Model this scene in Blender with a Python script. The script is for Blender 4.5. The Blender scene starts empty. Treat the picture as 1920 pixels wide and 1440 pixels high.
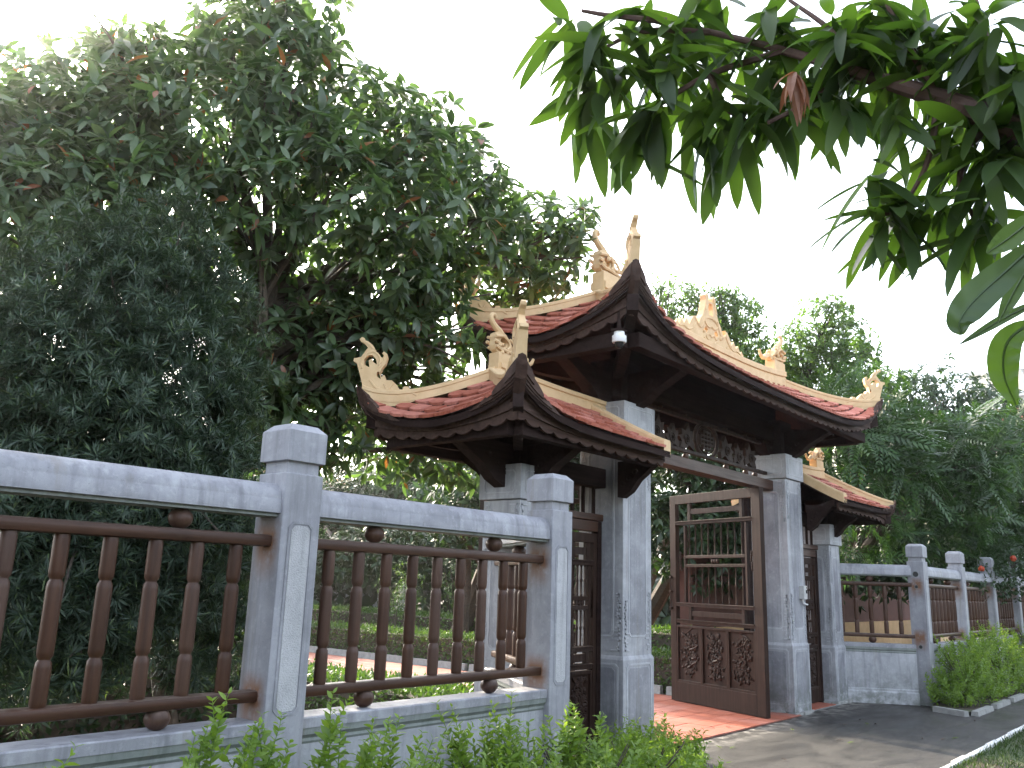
import bpy, bmesh, math, random
import numpy as np
from mathutils import Vector, Matrix, Quaternion, noise
from mathutils.geometry import tessellate_polygon
R = random.Random(7)
rng = np.random.default_rng(11)
scene = bpy.context.scene
COL = scene.collection
# ------------------------------------------------------------------ camera
CAM = np.array([-2.5762, -3.6318, 1.5])
CR = np.array([0.6392, -0.7684, 0.0314]); CU = np.array([-0.1933, -0.1210, 0.9737]); CF = np.array([0.7443, 0.6285, 0.2258])
FPX = 1616.8
cd = bpy.data.cameras.new('camera'); cam = bpy.data.objects.new('camera', cd); COL.objects.link(cam)
cd.sensor_width = 36.0; cd.sensor_fit = 'HORIZONTAL'; cd.lens = FPX * 36 / 1920
cd.clip_start = 0.05; cd.clip_end = 2000
M = Matrix(((CR[0], CU[0], -CF[0]), (CR[1], CU[1], -CF[1]), (CR[2], CU[2], -CF[2])))
cam.matrix_world = Matrix.Translation(CAM) @ M.to_quaternion().to_matrix().to_4x4()
scene.camera = cam
# ------------------------------------------------------------------ light
SUN_DIR = Vector((0.262, 0.839, 0.478)).normalized()          # low sun beyond the trees of the courtyard
SUN_EL = math.asin(SUN_DIR.z)
w = bpy.data.worlds.new('World'); scene.world = w; w.use_nodes = True
nt = w.node_tree; nt.nodes.clear()
sky = nt.nodes.new('ShaderNodeTexSky'); sky.sky_type = 'NISHITA'; sky.sun_disc = False
sky.sun_elevation = SUN_EL; sky.sun_rotation = math.atan2(SUN_DIR.x, SUN_DIR.y)
sky.air_density = 1.0; sky.dust_density = 3.0; sky.ozone_density = 1.0; sky.altitude = 0
bg = nt.nodes.new('ShaderNodeBackground'); bg.inputs['Strength'].default_value = 0.15
out = nt.nodes.new('ShaderNodeOutputWorld')
hs = nt.nodes.new('ShaderNodeHueSaturation'); hs.inputs['Saturation'].default_value = 0.5      # thin high cloud
nt.links.new(sky.outputs[0], hs.inputs['Color']); nt.links.new(hs.outputs[0], bg.inputs['Color']); nt.links.new(bg.outputs[0], out.inputs['Surface'])
sl = bpy.data.lights.new('sun', 'SUN'); sl.energy = 2.0; sl.angle = math.radians(0.6); sl.color = (1.0, 0.86, 0.66)
so = bpy.data.objects.new('sun', sl); COL.objects.link(so)
so.rotation_euler = (-SUN_DIR).to_track_quat('-Z', 'Y').to_euler()
scene.view_settings.view_transform = 'Standard'; scene.view_settings.look = 'None'
scene.view_settings.gamma = 1.0; scene.view_settings.use_curve_mapping = False
scene.view_settings.exposure = 2.7
try:
    scene.cycles.max_bounces = 8; scene.cycles.transparent_max_bounces = 8
    scene.cycles.use_denoising = True; scene.cycles.sample_clamp_indirect = 8
except Exception:
    pass

def at(px, py, d):
    """world point that lies d metres from the camera along the sight line of a photograph pixel"""
    v = CF + CR * (px - 960) / FPX - CU * (py - 720) / FPX
    return CAM + v / np.linalg.norm(v) * d

# ------------------------------------------------------------------ helpers
def wloc(o):
    v = Vector((0, 0, 0))
    while o is not None:
        v += o.location; o = o.parent
    return v

def tag(o, label=None, cat=None, group=None, kind=None):
    if label: o['label'] = label
    if cat: o['category'] = cat
    if group: o['group'] = group
    if kind: o['kind'] = kind
    return o

def thing(name, label, cat, loc=(0, 0, 0), group=None):
    o = bpy.data.objects.new(name, None); COL.objects.link(o); o.location = loc
    o.empty_display_size = 0.2
    return tag(o, label, cat, group)

def link_mesh(name, me, parent=None, loc=(0, 0, 0), rot=None, local=False):
    o = bpy.data.objects.new(name, me); COL.objects.link(o)
    if parent is not None:
        o.parent = parent
    if local or parent is None:
        o.location = loc
    else:
        o.location = Vector(loc) - wloc(parent)
    if rot is not None:
        if isinstance(rot, Quaternion):
            o.rotation_mode = 'QUATERNION'; o.rotation_quaternion = rot
        else:
            o.rotation_euler = rot
    return o

class MB:
    """collects simple solids and links them as one mesh object"""
    def __init__(s):
        s.v = []; s.f = []
    def add(s, vs, fs):
        n = len(s.v); s.v += [tuple(map(float, q)) for q in vs]; s.f += [tuple(i + n for i in f) for f in fs]
        return s
    def box(s, a, b, bev=0.0):
        (x0, y0, z0), (x1, y1, z1) = a, b
        if bev <= 0:
            vs = [(x, y, z) for z in (z0, z1) for y in (y0, y1) for x in (x0, x1)]
            fs = [(0, 2, 3, 1), (4, 5, 7, 6), (0, 1, 5, 4), (2, 6, 7, 3), (0, 4, 6, 2), (1, 3, 7, 5)]
            return s.add(vs, fs)
        bm = bmesh.new()
        r = bmesh.ops.create_cube(bm, size=1.0)
        for v in bm.verts:
            v.co = Vector(((x0 + x1) / 2 + v.co.x * (x1 - x0), (y0 + y1) / 2 + v.co.y * (y1 - y0), (z0 + z1) / 2 + v.co.z * (z1 - z0)))
        bmesh.ops.bevel(bm, geom=list(bm.edges), offset=bev, segments=2, profile=0.6, affect='EDGES')
        bm.verts.index_update()
        s.add([v.co for v in bm.verts], [[v.index for v in f.verts] for f in bm.faces]); bm.free()
        return s
    def tube(s, pts, rad, n=8, cap=True, up=None):
        pts = [Vector(q) for q in pts]
        if not hasattr(rad, '__len__'): rad = [rad] * len(pts)
        vs = []; fs = []; nrm = None
        for i, q in enumerate(pts):
            d = (pts[min(i + 1, len(pts) - 1)] - pts[max(i - 1, 0)])
            d = d.normalized() if d.length > 1e-9 else Vector((0, 0, 1))
            if nrm is None:
                a = Vector((0, 0, 1)) if abs(d.z) < .9 else Vector((1, 0, 0))
                nrm = d.cross(a).normalized()
            else:
                nrm = (nrm - d * nrm.dot(d))
                nrm = nrm.normalized() if nrm.length > 1e-6 else d.orthogonal().normalized()
            b = d.cross(nrm)
            for k in range(n):
                t = 2 * math.pi * k / n
                vs.append(q + (nrm * math.cos(t) + b * math.sin(t)) * rad[i])
        for i in range(len(pts) - 1):
            for k in range(n):
                k2 = (k + 1) % n
                fs.append((i * n + k, i * n + k2, (i + 1) * n + k2, (i + 1) * n + k))
        if cap:
            fs.append(tuple(range(n - 1, -1, -1))); fs.append(tuple(range((len(pts) - 1) * n, len(pts) * n)))
        return s.add(vs, fs)
    def lathe(s, c, prof, n=12, axis=2):
        """prof: (radius, height) from bottom to top"""
        vs = []; fs = []
        for (r, h) in prof:
            for k in range(n):
                t = 2 * math.pi * k / n
                q = [r * math.cos(t), r * math.sin(t), h]
                if axis == 1: q = [q[0], q[2], q[1]]
                if axis == 0: q = [q[2], q[0], q[1]]
                vs.append((c[0] + q[0], c[1] + q[1], c[2] + q[2]))
        for i in range(len(prof) - 1):
            for k in range(n):
                k2 = (k + 1) % n
                fs.append((i * n + k, i * n + k2, (i + 1) * n + k2, (i + 1) * n + k))
        fs.append(tuple(range(n - 1, -1, -1))); fs.append(tuple(range((len(prof) - 1) * n, len(prof) * n)))
        return s.add(vs, fs)
    def ball(s, c, r, n=12, m=8, sc=(1, 1, 1)):
        vs = []; fs = []
        for i in range(1, m):
            t = math.pi * i / m
            for k in range(n):
                q = 2 * math.pi * k / n
                vs.append((c[0] + r * sc[0] * math.sin(t) * math.cos(q), c[1] + r * sc[1] * math.sin(t) * math.sin(q), c[2] - r * sc[2] * math.cos(t)))
        a = len(vs); vs.append((c[0], c[1], c[2] - r * sc[2])); vs.append((c[0], c[1], c[2] + r * sc[2]))
        for i in range(m - 2):
            for k in range(n):
                k2 = (k + 1) % n
                fs.append((i * n + k, i * n + k2, (i + 1) * n + k2, (i + 1) * n + k))
        for k in range(n):
            k2 = (k + 1) % n
            fs.append((a, k2, k)); fs.append((a + 1, (m - 2) * n + k, (m - 2) * n + k2))
        return s.add(vs, fs)
    def poly(s, outline, o, u, v, th, holes=()):
        """extrude a 2D outline (with holes) by th along u x v, centred on the plane"""
        o, u, v = Vector(o), Vector(u), Vector(v)
        nrm = u.cross(v).normalized() * (th / 2)
        loops = [list(outline)] + [list(h) for h in holes]
        tri = tessellate_polygon([[Vector((p[0], p[1], 0)) for p in L] for L in loops])
        flat = [p for L in loops for p in L]; n = len(flat)
        vs = [o + u * p[0] + v * p[1] + nrm for p in flat] + [o + u * p[0] + v * p[1] - nrm for p in flat]
        fs = []
        for t in tri:
            a, b, c = (flat[i] for i in t)
            cr = (b[0] - a[0]) * (c[1] - a[1]) - (b[1] - a[1]) * (c[0] - a[0])
            t = t if cr > 0 else t[::-1]
            fs.append(tuple(t)); fs.append(tuple(i + n for i in t[::-1]))
        k0 = 0
        for li, L in enumerate(loops):
            ar = sum(L[i][0] * L[(i + 1) % len(L)][1] - L[(i + 1) % len(L)][0] * L[i][1] for i in range(len(L)))
            for i in range(len(L)):
                a, b = k0 + i, k0 + (i + 1) % len(L)
                if (ar > 0) == (li == 0): fs.append((a + n, b + n, b, a))
                else: fs.append((a, b, b + n, a + n))
            k0 += len(L)
        return s.add(vs, fs)
    def sweep(s, prof, pts, cap=True, side=None):
        """sweep a (side, up) profile along points; side vector per point optional"""
        pts = [Vector(q) for q in pts]; n = len(prof); vs = []; fs = []
        for i, q in enumerate(pts):
            d = pts[min(i + 1, len(pts) - 1)] - pts[max(i - 1, 0)]
            sd = Vector(side[i]) if side is not None else Vector((d.y, -d.x, 0)).normalized()
            for (a, b) in prof: vs.append(q + sd * a + Vector((0, 0, b)))
        for i in range(len(pts) - 1):
            for k in range(n):
                k2 = (k + 1) % n
                fs.append((i * n + k, (i + 1) * n + k, (i + 1) * n + k2, i * n + k2))
        if cap:
            fs.append(tuple(range(n))); fs.append(tuple(range((len(pts) - 1) * n, len(pts) * n))[::-1])
        return s.add(vs, fs)
    def mesh(s, name, mat, off=(0, 0, 0), smooth=False):
        me = bpy.data.meshes.new(name)
        ox, oy, oz = off
        me.from_pydata([(a - ox, b - oy, c - oz) for a, b, c in s.v], [], s.f)
        if mat is not None: me.materials.append(mat)
        if smooth:
            me.polygons.foreach_set('use_smooth', [True] * len(me.polygons))
            try: me.set_sharp_from_angle(angle=math.radians(38))
            except Exception: pass
        me.update()
        return me
    def build(s, name, mat, parent=None, at=None, smooth=False, local=False):
        if local:
            return link_mesh(name, s.mesh(name, mat, (0, 0, 0), smooth), parent, (0, 0, 0), None, True)
        if at is None:
            a = np.array(s.v); at = tuple((a.min(0) + a.max(0)) / 2)
        return link_mesh(name, s.mesh(name, mat, at, smooth), parent, at)

def copy_tree(o, parent=None):
    c = o.copy(); COL.objects.link(c); c.parent = parent
    for ch in list(o.children): copy_tree(ch, c)
    return c

def smooth_line(pts, n):
    """Catmull-Rom through pts, n samples per span"""
    P = [Vector(p) for p in pts]; P = [P[0] * 2 - P[1]] + P + [P[-1] * 2 - P[-2]]; r = []
    for i in range(1, len(P) - 2):
        for k in range(n):
            t = k / n; a, b, c, d = P[i - 1], P[i], P[i + 1], P[i + 2]
            r.append(0.5 * ((2 * b) + (c - a) * t + (2 * a - 5 * b + 4 * c - d) * t * t + (3 * b - a - 3 * c + d) * t ** 3))
    r.append(P[-2]); return r

# ------------------------------------------------------------------ materials
def new_mat(name):
    m = bpy.data.materials.new(name); m.use_nodes = True; t = m.node_tree; t.nodes.clear()
    o = t.nodes.new('ShaderNodeOutputMaterial'); b = t.nodes.new('ShaderNodeBsdfPrincipled')
    t.links.new(b.outputs[0], o.inputs[0]); return m, t, b, o
def nd(t, kind, **kw):
    n = t.nodes.new(kind)
    for k, v in kw.items(): setattr(n, k, v)
    return n
def noise_n(t, vec, scale, detail=4, rough=.6, dist=0):
    n = nd(t, 'ShaderNodeTexNoise'); n.inputs['Scale'].default_value = scale; n.inputs['Detail'].default_value = detail
    n.inputs['Roughness'].default_value = rough; n.inputs['Distortion'].default_value = dist
    if vec is not None: t.links.new(vec, n.inputs['Vector'])
    return n.outputs['Fac']
def ramp(t, fac, stops):
    n = nd(t, 'ShaderNodeValToRGB'); e = n.color_ramp.elements
    while len(e) < len(stops): e.new(0.5)
    for i, (p, c) in enumerate(stops):
        e[i].position = p; e[i].color = tuple(c) + (1,) if len(c) == 3 else c
    t.links.new(fac, n.inputs['Fac']); return n.outputs['Color']
def mix(t, fac, a, b, mode='MIX'):
    n = nd(t, 'ShaderNodeMix', data_type='RGBA', blend_type=mode)
    for s, v in ((0, fac), (6, a), (7, b)):
        if isinstance(v, bpy.types.NodeSocket): t.links.new(v, n.inputs[s])
        elif s == 0: n.inputs[0].default_value = v
        else: n.inputs[s].default_value = tuple(v) + (1,)
    return n.outputs[2]
def math_n(t, op, a, b=None, clamp=False):
    n = nd(t, 'ShaderNodeMath', operation=op, use_clamp=clamp)
    for s, v in ((0, a), (1, b)):
        if v is None: continue
        if isinstance(v, bpy.types.NodeSocket): t.links.new(v, n.inputs[s])
        else: n.inputs[s].default_value = v
    return n.outputs[0]
def maprange(t, v, a, b, c=0, d=1):
    n = nd(t, 'ShaderNodeMapRange'); t.links.new(v, n.inputs[0])
    for i, q in enumerate((a, b, c, d)): n.inputs[i + 1].default_value = q
    return n.outputs[0]
def bump(t, b, h, strength=.3, dist=.01):
    n = nd(t, 'ShaderNodeBump'); n.inputs['Strength'].default_value = strength; n.inputs['Distance'].default_value = dist
    t.links.new(h, n.inputs['Height']); t.links.new(n.outputs[0], b.inputs['Normal'])
def pos(t): return nd(t, 'ShaderNodeNewGeometry').outputs['Position']
def objco(t): return nd(t, 'ShaderNodeTexCoord').outputs['Object']
def scaled(t, vec, s):
    n = nd(t, 'ShaderNodeMapping'); n.inputs['Scale'].default_value = s; t.links.new(vec, n.inputs['Vector']); return n.outputs[0]
def sep(t, vec):
    n = nd(t, 'ShaderNodeSeparateXYZ'); t.links.new(vec, n.inputs[0]); return n.outputs

def stone_mat(name, lo, hi, vein, rough=.55, pit=0.0, rust=False, damp=0.0):
    m, t, b, o = new_mat(name); p = pos(t)
    n1 = noise_n(t, p, 3.5, 6, .65, .6); n2 = noise_n(t, p, 22, 5, .7); st = noise_n(t, scaled(t, p, (16, 16, 1.4)), 1, 4, .6)
    c = ramp(t, n1, [(.3, lo), (.7, hi)])
    c = mix(t, maprange(t, n2, .52, .75, 0, .55), c, vein)
    big = noise_n(t, p, 1.3, 4, .6, 1.0)
    c = mix(t, maprange(t, big, .50, .68, 0, .38), c, tuple(q * .72 for q in lo))
    c = mix(t, maprange(t, st, .50, .72, 0, .6), c, tuple(q * .60 for q in lo))
    c = mix(t, maprange(t, noise_n(t, scaled(t, p, (7, 7, .6)), 1, 5, .7), .58, .72, 0, .45), c, (.20, .175, .14))
    c = mix(t, maprange(t, noise_n(t, p, 70, 3, .7), .62, .74, 0, .5), c, tuple(q * .5 for q in lo))
    z = sep(t, p)[2]
    g = math_n(t, 'MULTIPLY', maprange(t, z, .60, 0.0, 0, .85), maprange(t, noise_n(t, p, 7, 6, .7), .38, .60))
    c = mix(t, g, c, (.10, .115, .09))
    if rust:
        oc = objco(t); s = sep(t, oc)
        for zr in (1.665, .93):
            up = maprange(t, s[2], zr - .20, zr - .03); dn = maprange(t, s[2], zr + .13, zr + .04)
            ax = maprange(t, math_n(t, 'ABSOLUTE', s[1]), .112, .05)
            sd = maprange(t, math_n(t, 'ABSOLUTE', s[0]), .108, .113)
            k = math_n(t, 'MULTIPLY', math_n(t, 'MULTIPLY', up, dn), math_n(t, 'MULTIPLY', ax, sd))
            k = math_n(t, 'MULTIPLY', k, maprange(t, noise_n(t, p, 14, 4), .22, .50), True)
            c = mix(t, math_n(t, 'MULTIPLY', k, .9), c, (.20, .085, .03))
    t.links.new(c, b.inputs['Base Color'])
    t.links.new(maprange(t, n2, .3, .7, rough - .12, rough + .15), b.inputs['Roughness'])
    if pit: bump(t, b, noise_n(t, p, 160, 2, .6), .9, pit)
    else: bump(t, b, n2, .25, .004)
    return m
STONE = stone_mat('grey_stone', (.20, .202, .225), (.355, .358, .385), (.50, .505, .535))
POST = stone_mat('post_stone', (.235, .237, .262), (.36, .362, .39), (.46, .465, .50), rust=True)
PANEL = stone_mat('pitted_stone', (.40, .40, .41), (.52, .52, .535), (.30, .30, .32), .8, .006)
CARVED = stone_mat('pale_stone', (.40, .405, .43), (.55, .555, .585), (.30, .305, .33), .6)
MOULD = stone_mat('mossy_moulding_stone', (.19, .215, .20), (.28, .30, .29), (.34, .36, .35), .6)
WALLST = stone_mat('wall_stone', (.29, .294, .315), (.46, .465, .49), (.58, .585, .61), .6)

def wood_mat(name, a, b_, rough=.45, dust=0.0, axis=2, spec=.3):
    m, t, b, o = new_mat(name); p = pos(t); b.inputs['Specular IOR Level'].default_value = spec
    s = [30, 30, 30]; s[axis] = 1.6
    g = noise_n(t, scaled(t, p, tuple(s)), 1, 5, .65, .4)
    c = ramp(t, g, [(.3, a), (.68, b_)])
    c = mix(t, maprange(t, noise_n(t, p, 4, 4), .5, .75, 0, .5), c, tuple(q * .6 for q in a))
    if dust:
        nz = sep(t, nd(t, 'ShaderNodeNewGeometry').outputs['Normal'])[2]
        k = math_n(t, 'MULTIPLY', maprange(t, nz, .35, .95, 0, dust), maprange(t, noise_n(t, p, 14, 4), .3, .6))
        c = mix(t, k, c, (.36, .32, .28))
    hv = nd(t, 'ShaderNodeHueSaturation'); t.links.new(c, hv.inputs['Color'])
    rnd = nd(t, 'ShaderNodeObjectInfo').outputs['Random']
    t.links.new(maprange(t, rnd, 0, 1, .80, 1.18), hv.inputs['Value']); t.links.new(maprange(t, rnd, 0, 1, 1.1, .85), hv.inputs['Saturation']); c = hv.outputs['Color']
    t.links.new(c, b.inputs['Base Color'])
    t.links.new(maprange(t, g, .3, .7, rough + .12, rough - .06), b.inputs['Roughness'])
    bump(t, b, g, .3, .003); return m
WOOD = wood_mat('oiled_brown_wood', (.046, .022, .0135), (.090, .044, .028), .42, .35)
WOODX = wood_mat('oiled_brown_rail', (.045, .022, .0135), (.086, .042, .027), .40, .3, 0)
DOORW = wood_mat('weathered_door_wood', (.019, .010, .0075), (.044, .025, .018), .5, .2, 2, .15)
DARKW = wood_mat('dark_roof_timber', (.018, .011, .010), (.034, .021, .018), .8, .05, 0, .06)
EAVEW = wood_mat('eave_board_wood', (.040, .024, .019), (.088, .054, .043), .75, .12, 0, .12)

def simple_mat(name, a, b_, scale=8, rough=.7, bmp=.2, detail=5, random_obj=0.0):
    m, t, b, o = new_mat(name); p = pos(t)
    n = noise_n(t, p, scale, detail, .65)
    c = ramp(t, n, [(.3, a), (.7, b_)])
    if random_obj:
        oi = nd(t, 'ShaderNodeObjectInfo').outputs['Random']
        h = nd(t, 'ShaderNodeHueSaturation'); t.links.new(c, h.inputs['Color'])
        t.links.new(maprange(t, oi, 0, 1, 1 - random_obj, 1 + random_obj), h.inputs['Value'])
        t.links.new(maprange(t, oi, 0, 1, 1.08, .9), h.inputs['Saturation']); c = h.outputs['Color']
    t.links.new(c, b.inputs['Base Color']); b.inputs['Roughness'].default_value = rough
    if bmp: bump(t, b, n, bmp, .004)
    return m
TILE = simple_mat('red_roof_tile', (.34, .095, .060), (.50, .17, .115), 18, .85, .3, 6, .24)
CREAM = simple_mat('cream_render', (.56, .38, .20), (.68, .49, .28), 7, .75, .35)
FTILE = simple_mat('red_floor_tile', (.28, .085, .05), (.38, .12, .075), 6, .55, .15, 5, .07)
BRICKW = simple_mat('red_brown_render', (.085, .034, .025), (.13, .052, .038), 5, .8)
YELLOWW = simple_mat('ochre_render', (.50, .33, .17), (.62, .43, .24), 5, .8)
WHITEP = simple_mat('white_paint', (.62, .62, .60), (.82, .82, .80), 12, .6)
WHITEPL = simple_mat('white_plastic', (.75, .75, .75), (.80, .80, .80), 3, .35, 0)
GREYM = simple_mat('grey_metal', (.42, .42, .41), (.55, .55, .54), 30, .4, 0)
BLACKG = simple_mat('dark_dome_glass', (.015, .015, .017), (.02, .02, .022), 3, .08, 0)
BARK = simple_mat('tree_bark', (.045, .034, .026), (.10, .078, .058), 26, .85, .8)
MBARK = simple_mat('mango_bark', (.075, .040, .034), (.13, .075, .062), 26, .75, .6)
STEM = simple_mat('green_stem', (.16, .22, .06), (.22, .30, .09), 10, .6, 0)
KERBM = simple_mat('kerb_concrete', (.22, .22, .21), (.36, .36, .34), 12, .8, .5)
ROCKM = simple_mat('pale_rock', (.40, .40, .40), (.6, .6, .6), 5, .8, .9)
WINDOWG = simple_mat('window_glass', (.02, .025, .03), (.03, .035, .04), 3, .1, 0)
GREENST = simple_mat('green_grey_step_stone', (.20, .23, .22), (.30, .33, .32), 8, .7)
POTM = simple_mat('dark_blue_urn', (.05, .065, .09), (.09, .11, .14), 8, .3, 0)

def leaf_mat(name, a, b_, trans=.35, rough=.4, tcol=None, old=None, spec=.5):
    m, t, b, o = new_mat(name); g = nd(t, 'ShaderNodeNewGeometry')
    oi = nd(t, 'ShaderNodeObjectInfo').outputs['Random']
    r = math_n(t, 'FRACT', math_n(t, 'ADD', g.outputs['Random Per Island'], oi))
    c = ramp(t, r, [(0.0, a), (1.0, b_)])
    if old: c = mix(t, math_n(t, 'GREATER_THAN', r, old[0]), c, old[1])
    b.inputs['Roughness'].default_value = rough; b.inputs['Specular IOR Level'].default_value = spec
    t.links.new(c, b.inputs['Base Color'])
    tr = nd(t, 'ShaderNodeBsdfTranslucent')
    t.links.new(mix(t, 1.0, c, tcol or (1.5, 1.7, .6), 'MULTIPLY'), tr.inputs['Color'])
    mx = nd(t, 'ShaderNodeMixShader'); mx.inputs[0].default_value = trans
    t.links.new(b.outputs[0], mx.inputs[1]); t.links.new(tr.outputs[0], mx.inputs[2]); t.links.new(mx.outputs[0], o.inputs[0])
    return m
L_MAG = leaf_mat('broad_leaf', (.045, .076, .038), (.098, .144, .068), .36, .36, (1.6, 2.0, .7), (.978, (.22, .075, .03)), .6)
L_POD = leaf_mat('dark_needle_leaf', (.026, .047, .030), (.056, .092, .052), .18, .5, None, (.94, (.10, .15, .055)))
L_BIG = leaf_mat('large_grey_green_leaf', (.05, .085, .04), (.08, .13, .06), .30, .5)
L_MANGO = leaf_mat('mango_leaf', (.036, .068, .022), (.080, .130, .036), .52, .40, (1.7, 2.0, .5))
L_COPPER = leaf_mat('young_copper_leaf', (.20, .085, .045), (.27, .13, .07), .4, .4, (1.6, 1.2, .9))
L_LIME = leaf_mat('lime_shrub_leaf', (.13, .22, .040), (.23, .345, .070), .48, .45, (1.5, 1.5, .6))
L_HEDGE = leaf_mat('hedge_leaf', (.040, .080, .020), (.085, .145, .036), .35, .45)
L_PALE = leaf_mat('pale_green_leaf', (.055, .105, .024), (.11, .18, .045), .45, .4)
L_DARK = leaf_mat('dark_green_leaf', (.018, .040, .016), (.040, .078, .027), .28, .40)
L_FROND = leaf_mat('frond_leaf', (.026, .058, .020), (.052, .105, .034), .32, .35)
L_DRY = leaf_mat('dry_leaf', (.055, .030, .018), (.13, .075, .048), .1, .7, (1, .8, .6))
L_GRASS = leaf_mat('grass_blade', (.028, .055, .014), (.052, .088, .024), .3, .5)
PETAL = leaf_mat('red_petal', (.45, .05, .02), (.60, .11, .04), .3, .5, (1.2, 1, 1))
# ------------------------------------------------------------------ ground
def sheet(name, pts, z, mat, kind='structure', sub=0):
    me = bpy.data.meshes.new(name)
    me.from_pydata([(x, y, z) for x, y in pts], [], [tuple(range(len(pts)))]); me.materials.append(mat); me.update()
    return tag(link_mesh(name, me), kind=kind)
def ground_mat():
    m, t, b, o = new_mat('garden_soil'); p = pos(t)
    c = ramp(t, noise_n(t, p, 3, 6, .7), [(.3, (.035, .026, .019)), (.7, (.075, .055, .038))])
    c = mix(t, maprange(t, noise_n(t, p, .35, 4), .5, .62), c, (.05, .075, .025))
    t.links.new(c, b.inputs['Base Color']); b.inputs['Roughness'].default_value = .9
    bump(t, b, noise_n(t, p, 30, 5), .8, .02); return m
def pave_mat():
    m, t, b, o = new_mat('damp_concrete'); p = pos(t)
    n1 = noise_n(t, p, 1.1, 6, .68, .4); n2 = noise_n(t, p, 40, 4, .7); n3 = noise_n(t, scaled(t, p, (.5, 1.6, 1)), 1.4, 5, .6, .8)
    c = ramp(t, n1, [(.28, (.024, .023, .022)), (.72, (.058, .055, .049))])
    c = mix(t, maprange(t, n2, .5, .8, 0, .5), c, (.11, .104, .094))
    c = mix(t, maprange(t, n3, .52, .66, 0, .7), c, (.032, .032, .030))
    c = mix(t, maprange(t, noise_n(t, p, 2.6, 5), .62, .75, 0, .6), c, (.050, .062, .036))
    vo = nd(t, 'ShaderNodeTexVoronoi', feature='DISTANCE_TO_EDGE'); vo.inputs['Scale'].default_value = .55
    wv = nd(t, 'ShaderNodeVectorMath', operation='ADD'); t.links.new(p, wv.inputs[0])
    cb = nd(t, 'ShaderNodeCombineXYZ'); t.links.new(noise_n(t, p, 2.5, 5, .7), cb.inputs[0]); t.links.new(noise_n(t, p, 3.1, 5, .7), cb.inputs[1]); t.links.new(cb.outputs[0], wv.inputs[1])
    t.links.new(wv.outputs[0], vo.inputs['Vector'])
    c = mix(t, maprange(t, vo.outputs['Distance'], .010, .0, 0, .8), c, (.018, .018, .017))
    ed = maprange(t, sep(t, p)[1], .45, .85, 0, 1)
    c = mix(t, math_n(t, 'MULTIPLY', ed, maprange(t, noise_n(t, p, 6, 5), .45, .6)), c, (.24, .225, .20))
    t.links.new(c, b.inputs['Base Color'])
    t.links.new(maprange(t, n3, .40, .68, .72, .32), b.inputs['Roughness'])
    b.inputs['Specular IOR Level'].default_value = .35
    bump(t, b, math_n(t, 'ADD', n2, n1), .35, .006); return m
SOIL = ground_mat(); PAVE = pave_mat()
sheet('ground', [(-95, -95), (95, -95), (95, 95), (-95, 95)], -.02, SOIL)
sheet('pavement', [(4.72, -1.30), (90, -1.30), (90, 1.3), (4.72, 1.3)], 0.0, PAVE)
sheet('planting_bed', [(-30, -1.9), (4.70, -1.9), (4.70, .0), (-30, .0)], .012, SOIL)
# white painted edging along the pavement, chipped
m = MB(); x = 5.2
while x < 40:
    L = R.uniform(.35, .9); y = -1.335 + R.uniform(-.008, .008); wd = R.uniform(.018, .032)
    m.box((x, y - wd, -.012), (x + L - R.uniform(.0, .03), y + wd, R.uniform(.020, .032)), .006); x += L
tag(m.build('kerb', WHITEP), kind='structure')
sheet('grass_verge', [(-30, -40), (90, -40), (90, -1.36), (-30, -1.36)], -.008, SOIL)
# kerb of the bed on the far side of the gate
m = MB()
def kerb_run(m, a, b, n, hw=.05, h=.065):
    a, b = Vector(a), Vector(b)
    for i in range(n):
        p, q = a.lerp(b, i / n + .004), a.lerp(b, (i + 1) / n - .004); d = (q - p).normalized(); s = Vector((-d.y, d.x, 0)) * hw
        z0, z1 = -.015, h + R.uniform(-.006, .006); k = .75
        vs = [p + s, q + s, q - s, p - s]
        m.add([v + Vector((0, 0, z0)) for v in vs] + [(p + s * k) + Vector((0, 0, z1)), (q + s * k) + Vector((0, 0, z1)), (q - s * k) + Vector((0, 0, z1)), (p - s * k) + Vector((0, 0, z1))],
              [(0, 3, 2, 1), (4, 5, 6, 7), (0, 1, 5, 4), (1, 2, 6, 5), (2, 3, 7, 6), (3, 0, 4, 7)])
kerb_run(m, (10.62, -.16, 0), (10.42, -.60, 0), 1); kerb_run(m, (10.46, -.66, 0), (40, -.66, 0), 26)
tag(m.build('kerb', KERBM), kind='structure')
sheet('planting_bed', [(10.66, -.10), (10.50, -.60), (40, -.60), (40, .02), (11.45, .02)], .045, SOIL)
# red tiled floor under the gate and the path behind it
floor = sheet('courtyard_path', [(4.95, .86), (8.6, .86), (9.02, 1.5), (9.02, 60), (4.95, 60)], .006, simple_mat('floor_mortar', (.17, .085, .06), (.24, .12, .09), 10, .8))
fm = MB().box((-.147, -.147, -.006), (.147, .147, .006), .003).mesh('floor_tile', FTILE)
for i in range(13):
    for j in range(20):
        x, y = 5.12 + i * .3, 1.02 + j * .3
        if y < 1.0 and x > 8.4: continue
        if j < 2 and x > 8.5: continue
        link_mesh('floor_tile', fm, floor, (x, y, .014 + R.uniform(-.0018, .0018)), (R.uniform(-.004, .004), R.uniform(-.004, .004), R.gauss(0, .004)))
m = MB()
for i in range(13):
    for j in range(20, 70):
        x, y = 5.12 + i * .3, 1.02 + j * .3
        m.box((x - .147, y - .147, .008), (x + .147, y + .147, .02 + R.uniform(-.001, .001)))
tag(m.build('floor_tile', FTILE, floor), kind='stuff')
sthr = sheet('threshold', [(9.1, .93), (10.2, .93), (10.2, 1.6), (9.1, 1.6)], .006, KERBM)
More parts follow.
